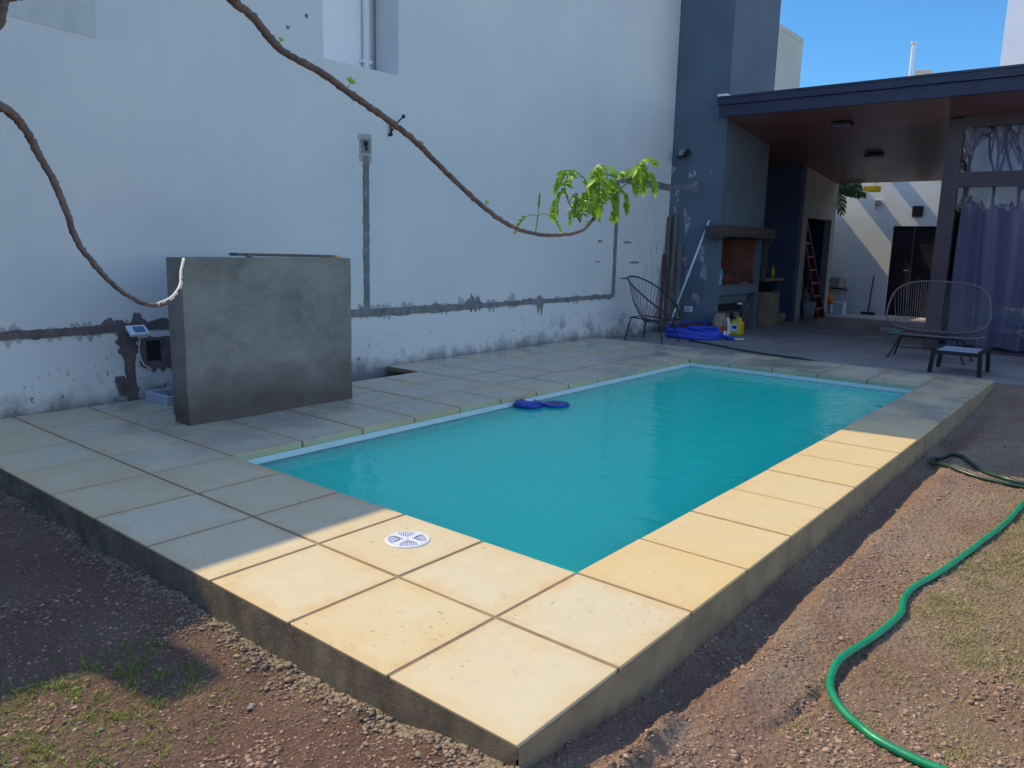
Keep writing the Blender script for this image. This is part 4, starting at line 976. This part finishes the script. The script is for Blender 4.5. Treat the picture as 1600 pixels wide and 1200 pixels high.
seat = [Vector((9.60+.24*math.sin(a), .95+.60*math.copysign(abs(math.cos(a))**.6, math.cos(a)), .285+.02*math.cos(a)**2)) for a in np.linspace(0, 2*math.pi, 56, endpoint=False)]
MB().tube(seat, .012, 8, closed=True).build("seat_rim", M_cord, t, smooth=True)
mb = MB()
for k in range(34):
    y = .42+k*.032; mb.tube([(9.38, y, .285), (9.60, y, .25), (9.82, y, .285)], .0038, 5)
mb.build("seat_cords", M_cord, t)
for (p, q) in (((9.80, 1.33, .22), (9.92, 1.42, -.045)), ((9.55, 1.28, .25), (9.45, 1.40, -.045)), ((9.80, .61, .22), (9.92, .50, -.045)), ((9.55, .64, .25), (9.45, .52, -.045))):
    MB().tube([p, q], .012, 8).build("leg", M_blackmetal, t)
mb = MB(); mb.tube([(9.80, 1.33, .22), (9.55, 1.28, .25), (9.55, .64, .25), (9.80, .61, .22)], .012, 8, closed=True); mb.tube([(9.92, 1.42, .06), (9.92, .5, .06)], .008, 6); mb.build("base_frame", M_blackmetal, t)
mb = MB(); mb.lathe((9.62, 1.36, .27), [(.02, 0), (.06, .015), (.075, .035), (.05, .04)], 16); tag(mb.build("green_bowl", M_hosegreen, smooth=True), "small green cap resting at the left corner of the string lounge chair", "cap")
# second long bench rail further right
t = empty("string_lounger", (9.9, -.55, -.05), "low string lounge seat at the picture's right edge, only its long front rail showing", "lounge chair")
rim2 = [Vector((9.85+.40*(1+math.sin(a))/2, -.55+.62*math.copysign(abs(math.cos(a))**.6, math.cos(a)), .30+.10*(1+math.sin(a))/2)) for a in np.linspace(0, 2*math.pi, 48, endpoint=False)]
MB().tube(rim2, .013, 8, closed=True).build("rim", M_cord, t, smooth=True)
mb = MB()
for k in range(24):
    a = 2*math.pi*k/24; p = rim2[k*2]; mb.tube([p, (10.0, -.55+.3*math.cos(a), .2)], .004, 5)
mb.build("cords", M_cord, t)
for (x, y) in ((9.9, -.1), (10.2, -.1), (9.9, -1.0), (10.2, -1.0)): MB().tube([(x, y, .30), (x, y, -.045)], .011, 8).build("leg", M_blackmetal, t)
# foot stool
t = empty("footstool", (8.7, .44, -.05), "low dark framed stool with a pale grey sling top, on the patio edge", "stool")
def leg(x, y, lean): return MB().add([(x-.022, y-.022, -.045), (x+.022, y-.022, -.045), (x+.022, y+.022, -.045), (x-.022, y+.022, -.045), (x-.022, y-.022+lean, .235), (x+.022, y-.022+lean, .235), (x+.022, y+.022+lean, .235), (x-.022, y+.022+lean, .235)], [(0, 3, 2, 1), (4, 5, 6, 7), (0, 1, 5, 4), (1, 2, 6, 5), (2, 3, 7, 6), (3, 0, 4, 7)])
for (x, y, l_) in ((8.44, .70, -.02), (9.02, .72, -.02), (8.44, .20, .02), (9.02, .20, .02)): leg(x, y, l_).build("leg", M_blackmetal, t, bevel=.004)
mb = MB(); mb.bar((8.44, .68, .20), (8.44, .22, .20), .03, .04); mb.bar((9.02, .70, .20), (9.02, .22, .20), .03, .04); mb.bar((8.44, .68, .22), (9.02, .70, .22), .035, .045); mb.bar((8.44, .22, .22), (9.02, .22, .22), .035, .045); mb.build("frame", M_blackmetal, t, bevel=.003)
MB().box(8.462, 9.0, .245, .66, .205, .222).build("sling_top", M_mesh, t, bevel=.004)

# ================================================================== HOSES ON THE SOIL
def gz(x, y): return float(hgt(np.array([x]), np.array([y]))[0])
def lay(pts, r, m, name, label, k=10, lift=None):
    P = catmull([(x, y, 0) for x, y in pts], k); out = []
    for i, p in enumerate(P):
        zz = max(gz(p.x+dx, p.y+dy) for dx in (-.03, 0, .03) for dy in (-.03, 0, .03)); out.append(zz+r*.8)
    out = np.convolve(np.pad(out, 3, 'edge'), np.ones(7)/7, 'valid')
    Q = [Vector((p.x, p.y, z)) for p, z in zip(P, out)]
    mb = MB(); mb.tube(Q, r, 12); return tag(mb.build(name, m, smooth=True), label, "hose")
lay([(5.2, -.95), (4.5, -.82), (4.12, -.76), (3.88, -.72), (3.3, -.68), (2.94, -.63), (2.5, -.56), (2.2, -.495), (2.04, -.487), (1.93, -.50), (1.85, -.512), (1.70, -.502), (1.58, -.488), (1.45, -.458), (1.33, -.435), (1.22, -.437), (1.12, -.460), (1.04, -.51), (.97, -.585), (.92, -.66), (.89, -.78), (.88, -.88), (.865, -.98), (.85, -1.2)], .0135, M_hosegreen, "garden_hose", "bright green garden hose snaking over the sunlit soil")
lay([(4.1, -1.1), (4.25, -.75), (4.27, -.58), (4.33, -.38), (4.46, -.20), (4.62, -.10), (4.76, -.07), (4.86, -.10), (4.86, -.20), (4.68, -.32), (4.50, -.46), (4.38, -.66), (4.4, -1.1)], .0135, M_hosedark, "garden_hose", "dark green hose loop lying on the shaded soil beside the deck")

# ================================================================== SOIL CLODS, PEBBLES, GRASS
def ico():
    t = (1+5**.5)/2
    v = np.array([(-1,t,0),(1,t,0),(-1,-t,0),(1,-t,0),(0,-1,t),(0,1,t),(0,-1,-t),(0,1,-t),(t,0,-1),(t,0,1),(-t,0,-1),(-t,0,1)], float); v /= np.linalg.norm(v[0])
    f = np.array([(0,11,5),(0,5,1),(0,1,7),(0,7,10),(0,10,11),(1,5,9),(5,11,4),(11,10,2),(10,7,6),(7,1,8),(3,9,4),(3,4,2),(3,2,6),(3,6,8),(3,8,9),(4,9,5),(2,4,11),(6,2,10),(8,6,7),(9,8,1)])
    return v, f
def scatter_lumps(name, pts, sizes, mat, flat=.7):
    v, f = ico(); n = len(pts)
    jit = 1+.42*rng.standard_normal((n, 12, 1)).clip(-1.1, 1.1)
    st = np.stack([rng.uniform(.7, 1.3, n), rng.uniform(.7, 1.3, n), rng.uniform(.5, 1.0, n)*flat], 1)[:, None, :]
    ang = rng.uniform(0, 6.28, n); c, s_ = np.cos(ang), np.sin(ang)
    vv = v[None]*jit*st; x = vv[..., 0]*c[:, None]-vv[..., 1]*s_[:, None]; y = vv[..., 0]*s_[:, None]+vv[..., 1]*c[:, None]
    vv = np.stack([x, y, vv[..., 2]], -1)*sizes[:, None, None]+pts[:, None, :]
    ff = f[None]+12*np.arange(n)[:, None, None]
    me = bpy.data.meshes.new(name); me.vertices.add(n*12); me.vertices.foreach_set('co', vv.reshape(-1))
    F_ = ff.reshape(-1, 3); me.loops.add(F_.size); me.loops.foreach_set('vertex_index', F_.reshape(-1).astype(np.int32))
    me.polygons.add(len(F_)); me.polygons.foreach_set('loop_start', np.arange(0, F_.size, 3, dtype=np.int32)); me.polygons.foreach_set('loop_total', np.full(len(F_), 3, dtype=np.int32))
    me.update(); me.validate(); me.materials.append(mat); o = bpy.data.objects.new(name, me); col.objects.link(o); return tag(o, kind='stuff')
def soil_pts(n, region):
    out = []
    while sum(len(a) for a in out) < n:
        if region == 'L': x = rng.uniform(-1.3, -.003, n); y = rng.uniform(-.5, 5.0, n)
        else: x = rng.uniform(-.35, 8.2, n)**1.0; y = -rng.uniform(0.003, 1.5, n)
        d = np.hypot(x-CL.x, y-CL.y); keep = rng.random(n) < np.clip((1.9/d)**1.6, 0, 1)
        out.append(np.stack([x[keep], y[keep]], 1))
    return np.concatenate(out)[:n]
P = np.concatenate([soil_pts(62000, 'L'), soil_pts(84000, 'R')])
Z = hgt(P[:, 0], P[:, 1]); sz = rng.gamma(1.5, .00155, len(P)).clip(.0012, .0085)
dens = fbm(P[:, 0], P[:, 1], 2.3, 12) ; sz *= np.where(dens > .1, 1.15, .75)
scatter_lumps("soil_clods", np.c_[P, Z+sz*.15], sz, M_clod)
# lumps heaped against the left base edge and in the trench
n = 9000; x = -rng.gamma(1.5, .024, n); y = rng.uniform(-.05, 5, n)*rng.random(n)**.35; s_ = rng.gamma(2.0, .0019, n).clip(.0012, .012)
P2 = np.c_[x, y]; scatter_lumps("cement_crumbs", np.c_[P2, hgt(x, y)+s_*.15], s_, M_crumb)
P3 = np.concatenate([soil_pts(220, 'L'), soil_pts(220, 'R')]); s3 = rng.gamma(2.2, .0019, len(P3)).clip(.003, .013)
scatter_lumps("pebbles", np.c_[P3, hgt(P3[:, 0], P3[:, 1])+s3*.3], s3, M_stone, .8)
# rubble cluster on the right
n = 260; x = 1.42+rng.normal(0, .10, n); y = -.93+rng.normal(0, .08, n); s_ = rng.gamma(1.5, .0026, n).clip(.0015, .012)
scatter_lumps("rubble", np.c_[x, y, hgt(x, y)+s_*.4], s_, M_clod)
def blades(name, centers, nper, hmin, hmax, mat, spread=.03, wid=.0022):
    n = len(centers)*nper; c = np.repeat(centers, nper, 0); c = c+rng.normal(0, spread, c.shape)
    h = rng.uniform(hmin, hmax, n)*rng.uniform(.5, 1, n); a = rng.uniform(0, 6.28, n); lean = rng.uniform(.1, 1.3, n)*h
    dx, dy = np.cos(a), np.sin(a); z = hgt(c[:, 0], c[:, 1])-.002; ins = (c[:, 0] > -.005) & (c[:, 0] < 8.0) & (c[:, 1] > -.02)
    c = c[~ins]; h = h[~ins]; dx = dx[~ins]; dy = dy[~ins]; z = z[~ins]; lean = lean[~ins]; n = len(c); w_ = wid*rng.uniform(.6, 1.4, n)
    V = np.zeros((n, 5, 3)); sx, sy = -dy*w_, dx*w_
    for k, (t_, wf) in enumerate(((0, 1), (.55, .8))):
        px = c[:, 0]+dx*lean*t_**2; py = c[:, 1]+dy*lean*t_**2; pz = z+h*t_*(1-.25*t_)
        V[:, 2*k] = np.stack([px-sx*wf, py-sy*wf, pz], 1); V[:, 2*k+1] = np.stack([px+sx*wf, py+sy*wf, pz], 1)
    V[:, 4] = np.stack([c[:, 0]+dx*lean, c[:, 1]+dy*lean, z+h*.78], 1)
    b = 5*np.arange(n)[:, None]; q = (np.array([[0, 1, 3, 2]])+b).tolist(); t3 = (np.array([[2, 3, 4]])+b).tolist()
    me = bpy.data.meshes.new(name); me.from_pydata(V.reshape(-1, 3).tolist(), [], q+t3); me.materials.append(mat)
    o = bpy.data.objects.new(name, me); col.objects.link(o); return tag(o, kind='stuff')
# green tufts in the near-left soil
cen = []
for (x, y, sx, sy, n_) in ((-.62, 1.42, .14, .05, 60), (-.45, 1.42, .16, .04, 50), (-.80, 1.25, .12, .10, 80), (-.36, 1.28, .10, .05, 24), (-.55, 1.15, .2, .10, 40), (-.70, 1.05, .15, .10, 50), (-.30, 1.10, .08, .06, 12), (-.42, 1.0, .1, .06, 18), (-.75, .95, .12, .1, 26), (-.3, 1.5, .1, .05, 12)):
    cen.append(np.c_[rng.normal(x, sx, n_), rng.normal(y, sy, n_)])
blades("grass", np.concatenate(cen)+rng.normal(0, .05, (len(np.concatenate(cen)), 2)), 10, .010, .040, M_grass, .013, .0015)
cen = []
for (x, y, sx, sy, n_) in ((2.08, -.63, .10, .05, 60), (1.75, -.76, .12, .05, 40), (1.80, -.92, .2, .06, 40), (1.04, -.85, .02, .02, 6), (3.6, -.85, .5, .10, 120), (3.0, -.80, .4, .08, 90), (1.35, -.62, .05, .03, 8), (.80, -.45, .03, .02, 5), (.62, -.55, .04, .03, 6), (2.6, -.75, .2, .1, 70), (1.0, -.62, .03, .02, 4), (7.6, -.3, .4, .3, 120)):
    cen.append(np.c_[rng.normal(x, sx, n_), rng.normal(y, sy, n_)])
blades("dry_grass", np.concatenate(cen), 30, .008, .028, M_dry, .03, .0016)
cen2 = np.c_[rng.uniform(.7, 5, 900), -rng.uniform(.42, 1.3, 900)]
blades("sparse_grass", cen2, 7, .006, .02, M_dry, .04, .0014)

# ================================================================== OVERHANGING TREE
tree = empty("tree", (-1.75, .9, -.17), "bare arching brown branches with fresh lime leaves at the tip, over the pool", "tree")
def limb(pts, r0_, r1_, name, parent, k=12, knob=.20, seed=0):
    P = catmull(pts, k); n = len(P); R = random.Random(seed)
    P = [p+Vector((R.uniform(-1, 1), R.uniform(-1, 1), R.uniform(-1, 1)))*.0012 for p in P]
    rad = [(r0_+(r1_-r0_)*i/(n-1))*(1+knob*(1 if R.random() < .16 else R.uniform(-.4, .4))) for i in range(n)]
    return MB().tube(P, rad, 10).build(name, M_bark, parent, smooth=True), P
limb([(-1.75, .9, -.2), (-1.72, .92, .6), (-1.70, .95, 1.3), (-1.6, .95, 1.9), (-1.5, .95, 2.4)], .055, .035, "trunk", tree)
B1 = [(-1.6, .95, 1.85), (-1.2, .80, 2.02), (-.8, .66, 2.0), (-.435, .554, 1.837), (-.389, .576, 1.812), (-.331, .584, 1.79), (-.264, .571, 1.729), (-.177, .538, 1.691), (-.089, .5, 1.636), (-.006, .471, 1.59), (.068, .453, 1.546), (.143, .43, 1.485), (.229, .387, 1.407), (.309, .359, 1.354), (.388, .339, 1.324), (.484, .303, 1.312), (.585, .268, 1.326), (.66, .272, 1.362), (.70, .28, 1.40)]
B2 = [(-1.7, .95, 1.35), (-1.3, .75, 1.55), (-1.0, .69, 1.56), (-.879, .693, 1.545), (-.839, .685, 1.527), (-.812, .692, 1.512), (-.789, .699, 1.484), (-.768, .702, 1.437), (-.744, .701, 1.388), (-.724, .7, 1.322), (-.705, .703, 1.262), (-.678, .701, 1.221), (-.641, .683, 1.167), (-.6, .667, 1.135), (-.561, .658, 1.123), (-.524, .659, 1.137), (-.494, .673, 1.165), (-.474, .701, 1.197), (-.453, .727, 1.227)]
B3 = [(-1.5, .95, 2.3), (-1.1, .85, 2.1), (-.766, .789, 1.81), (-.778, .793, 1.754), (-.80, .796, 1.69), (-.90, .80, 1.66)]
b1, P1 = limb(B1, .0118, .0043, "branch", tree, seed=1)
b2, P2_ = limb(B2, .0105, .0032, "branch", tree, seed=2)
mb = MB(); q_ = catmull([(-.56, .658, 1.1245), (-.524, .659, 1.139), (-.494, .673, 1.166), (-.476, .700, 1.197), (-.453, .727, 1.228)], 6); mb.tube(q_, [.0052-.00004*i*2 for i in range(len(q_))], 9); mb.build("pale_tip", M_pale, b2, smooth=True)  # paler tube over the last stretch of the branch
b3, _ = limb(B3, .011, .006, "branch", tree, seed=3)
def toward(p, dx, dz, dd=0.0):   # offset in the branch's own plane (roughly facing the garden side)
    return Vector(p)+r0*dx+Vector((0, 0, dz))+fw*dd
def leafblade(m, base, d, n_, L, W, curl=0.3):
    d = d.normalized(); s_ = d.cross(n_).normalized(); nn = s_.cross(d)
    prof = [0, .62, 1.0, .92, .55, 0]; K = len(prof); vs = []
    for i, f in enumerate(prof):
        t_ = i/(K-1); c = base+d*L*t_-nn*curl*L*t_*t_
        vs += [c-s_*W*f*.5+nn*W*.12*f, c, c+s_*W*f*.5+nn*W*.12*f]
    fs = []
    for i in range(K-1):
        a = 3*i; fs += [(a, a+1, a+4, a+3), (a+1, a+2, a+5, a+4)]
    m.add(vs, fs)
def pinnate(pts, nl, LL, name, parent, seed, hang=.9):
    """compound leaf: arching rachis through pts with paired folded leaflets"""
    R = random.Random(seed); m = MB(); Q = catmull(pts, 6); P = resample2(Q, nl+3)
    m.tube(P, [.0017]*len(P), 5)
    for k in range(2, len(P)):
        D = (P[k]-P[k-1]).normalized(); f = (k-1)/(len(P)-1); side = D.cross(Vector((0, 0, 1)))
        if side.length < .25: side = r0.copy()
        side = (side.normalized()+r0*.25*(1 if side.dot(r0) >= 0 else -1)).normalized(); up = side.cross(D).normalized()
        sz_ = LL*.84*(.62+.5*math.sin(math.pi*min(.92, f)))
        for s_ in (-1, 1):
            dd = side*s_*R.uniform(.75, 1.1)+D*.6+Vector((0, 0, -.72*hang*R.uniform(.7, 1.2)))+Vector((R.uniform(-.12, .12), R.uniform(-.12, .12), 0))
            leafblade(m, P[k], dd, (-fw+side*s_*.9+Vector((0, 0, .5))), sz_*R.uniform(.88, 1.12), sz_*.46, .34)
    leafblade(m, P[-1], (P[-1]-P[-2])*50+Vector((0, 0, -.4)), -fw, LL*.9, LL*.34)
    return m.build(name, M_leaf, parent, smooth=True)
def resample2(P, n):
    L = [0]
    for a, b in zip(P[:-1], P[1:]): L.append(L[-1]+(b-a).length)
    out = []
    for k in range(n):
        s_ = L[-1]*k/(n-1); i = min(max(j for j in range(len(L)) if L[j] <= s_+1e-9), len(P)-2)
        out.append(P[i].lerp(P[i+1], (s_-L[i])/max(1e-9, L[i+1]-L[i])))
    return out
tip = Vector((.70, .28, 1.40)); U = .00195
def T(q): return toward(tip, q[0]*U, q[1]*U, q[2] if len(q) > 2 else 0)
S1 = [(0, 0), (14, 14), (30, 28), (46, 42), (60, 56)]
MB().tube(catmull([T(q) for q in S1], 5), [.0040-.0001*i for i in range(21)], 7).build("shoot", M_stem, b1, smooth=True)
MB().tube(catmull([T(q) for q in ((-27, -22), (-36, -8), (-46, 8), (-54, 26))], 4), .0022, 6).build("shoot", M_stem, b1, smooth=True)
specs = [([(-50, 20), (-58, 28), (-67, 16), (-72, -8)], 9, .036, .9), ([(-48, 16), (-55, 34), (-50, 54), (-60, 52), (-68, 36)], 10, .040, 1.0),
 ([(-46, 10), (-38, 24), (-34, 12), (-36, -2)], 6, .030, 1.0),
 ([(-6, 14), (-20, 44), (-38, 60), (-58, 60)], 9, .030, .5), ([(0, 3), (0, 36, -.02), (-2, 44, -.06), (-2, 22, -.08), (-2, -2, -.085)], 10, .054, .8),
 ([(3, 12), (14, 48), (8, 66, -.03), (-8, 56, -.05), (-14, 36, -.06)], 10, .052, .8), ([(3, 12), (20, 40, .02), (28, 38, .02), (32, 18, .01)], 8, .040, .9),
 ([(-27, -22), (-24, -2, -.02), (-14, 2, -.04), (-4, -10, -.05)], 6, .040, .9), ([(-27, -22), (-32, 8, .01), (-20, 14), (-6, 6)], 8, .034, .9), ([(-27, -22), (-34, -6, -.01), (-40, -6), (-44, -18)], 5, .026, 1.0),
 ([(48, 44), (56, 68), (68, 72), (74, 54), (75, 38)], 9, .042, 1.0), ([(46, 42), (54, 62, -.02), (60, 58, -.04), (60, 34, -.04)], 9, .044, 1.0), ([(52, 48), (76, 62), (90, 52), (94, 36)], 9, .036, 1.1),
 ([(58, 56), (66, 76), (80, 82), (90, 78)], 6, .030, .5), ([(28, 26), (38, 32), (47, 20), (49, 2)], 8, .028, 1.0), ([(14, 14), (24, 16), (30, 4), (29, -10)], 7, .036, 1.0), ([(20, 20), (26, 44), (34, 58), (46, 60)], 7, .026, .4), ([(10, 10), (-4, 22, .02), (-18, 30, .02), (-26, 20, .02)], 7, .038, .8)]
for k, (pts, nl, LL, hg) in enumerate(specs): pinnate([T(q) for q in pts], nl, LL, "leaf", b1, 100+k, hg)
# small shoot with three young leaves lower on the branch
bs = Vector((.432, .321, 1.318))
MB().tube(catmull([bs, toward(bs, .004, .03), toward(bs, .006, .055)], 4), .0022, 6).build("shoot", M_stem, b1, smooth=True)
tp = toward(bs, .006, .05)
for (dx, dz, L, dp_) in ((-.9, .6, .085, .34), (.05, 1, .05, .02), (.8, .8, .085, .36)):
    m = MB(); d = r0*dx+Vector((0, 0, dz)); p = tp.copy(); P = [p.copy()]; d.normalize()
    for q in range(7): d = (d+Vector((0, 0, -dp_))).normalized(); p = p+d*L/7; P.append(p.copy())
    m.tube(P, .0013, 5)
    for q in range(3, 8):
        for s_ in (-1, 1): leafblade(m, P[q], (P[q]-P[q-1])*60+Vector((0, 0, .25*s_)), -fw, .018, .006, .1)
    m.build("leaf", M_leaf, b1, smooth=True)
for i_, (pt, sc_) in enumerate((((-.115, .512, 1.655), 1.0), ((.262, .375, 1.385), .6), ((-.27, .573, 1.74), .55), ((.08, .45, 1.535), .5), ((.62, .268, 1.345), .5), ((-.22, .555, 1.705), .4))):
    m = MB(); p = Vector(pt); q = toward(p, .008*sc_, .018*sc_); m.tube([p, q], .0016, 5)
    for dx, dz in ((.9, .6), (.2, 1), (-.5, .9), (.7, 0)): leafblade(m, q, r0*dx+Vector((0, 0, dz)), -fw, .017*sc_, .007*sc_, .1)
    m.build("bud", M_leaf, b1, smooth=True)

# ================================================================== FAR BUILDINGS, MAST
mb = MB(); mb.box(28, 34.6, 12, 18, -.3, 10.5); mb.box(28, 34.6, 11.98, 12, 10.35, 10.55)
tag(mb.build("far_tower", M_tower, bevel=.01), "pale grey flat topped block standing right behind the chimney column", "building")
mb = MB(); mb.box(22, 27, -9, 2.44, -.3, 9); mb.box(21.98, 22, -9, 2.46, 8.9, 9.05)
tag(mb.build("far_block", M_white2), "pale building cut off by the upper right corner of the photo", "building")
mb = MB(); mb.box(25, 26, 4.68, 5.1, -.3, 6.72); mb.lathe((25.5, 4.9, 6.7), [(.2, 0), (.16, .05), (.1, .07)], 10)
tag(mb.build("distant_chimney", M_grey, bevel=.02), "small grey stub chimney peeking over the roof beside the mast", "chimney")
mb = MB(); mb.tube([(22, 4.48, -.3), (22, 4.48, 6.78)], .045, 10); mb.lathe((22, 4.48, 6.78), [(.08, 0), (.08, .03)], 12)
tag(mb.build("vent_mast", M_plwhite, smooth=False), "thin white vent mast rising above the dark roof against the sky", "mast")

# garden behind the camera (seen mirrored in the glass)
gw = MB(); gw.box(-9.2, -9.0, -14, 5.0, -.3, 2.6); tag(gw.build("garden_wall", M_firebrick), "brick garden wall closing the far side of the garden", "wall")
for k, (x, y, h_, leafy) in enumerate(((-6.5, -1.2, 6.5, 0), (-7.5, -4.5, 7.0, 0), (-8.2, 1.2, 3.3, 1), (-7.8, -7.5, 6.4, 1), (-5.8, -3.0, 5.5, 0), (-8.3, -1.0, 5.2, 1), (-8.2, -2.7, 4.7, 1), (-8.4, -4.6, 5.4, 1), (-8.1, -6.2, 4.9, 1), (-6.2, 2.35, 6.8, 0), (-6.6, 3.1, 7.4, 0), (-6.0, 3.85, 6.4, 0), (-8.5, 2.6, 2.9, 1), (-8.5, 3.9, 3.1, 1))):
    t = empty("garden_tree", (x, y, -.17), ["bare slender tree nearest the pool in the garden behind", "bare tall tree by the brick garden wall", "leafy bush tree in front of the brick garden wall", "leafy bush tree at the garden's far corner", "bare tree between the taller bare trees", "dense bush third along the brick garden wall", "low dense bush by the middle of the garden wall", "tall dense bush behind the bare tall tree", "small dense bush towards the garden's far corner", "bare tree first beside the party wall side", "tallest bare tree of the wall side trio", "shortest bare tree of the wall side trio", "low hedge bush right before the brick wall", "rounded hedge bush at the brick wall's end"][k], "tree", "trees behind the viewer")
    mb = MB(); mb.tube(catmull([(x, y, -.2), (x+.1, y, h_*.3), (x-.05, y+.1, h_*.55)], 5), [.10-.006*i for i in range(11)], 8)
    R = random.Random(k)
    def grow(p, d, L, r, lvl):
        q = p+d*L; mid = (p+q)/2+Vector((R.uniform(-1, 1), R.uniform(-1, 1), 0))*L*.08
        mb.tube([p, mid, q], [r, r*.8, r*.6], 5)
        if lvl:
            for _ in range(3 if lvl > 1 else 4): grow(p+d*L*R.uniform(.5, 1), (d+Vector((R.uniform(-.8, .8), R.uniform(-.8, .8), R.uniform(-.1, .7)))).normalized(), L*.68, r*.55, lvl-1)
    for _ in range(4): grow(Vector((x, y, h_*.5)), Vector((R.uniform(-.6, .6), R.uniform(-.6, .6), 1)).normalized(), h_*.22, .045, 3)
    mb.build("trunk", M_bark, t)
    if leafy:
        n = 9000; a = rng.normal(0, 1, (n, 3)); a /= np.linalg.norm(a, axis=1)[:, None]; c = np.array([x, y, h_*.5])+a*rng.uniform(.4, 1.0, (n, 1))**.5*np.array([1.2, 1.4, h_*.5])*(1+.2*np.sin(a[:, :1]*5+a[:, 1:2]*7))
        e1 = rng.normal(0, .04, (n, 3)); e2 = rng.normal(0, .04, (n, 3)); vs = np.stack([c-e1, c+e2, c+e1, c-e2], 1).reshape(-1, 3)
        MB().add(vs.tolist(), [(4*i, 4*i+1, 4*i+2, 4*i+3) for i in range(n)]).build("crown", M_tree, t)
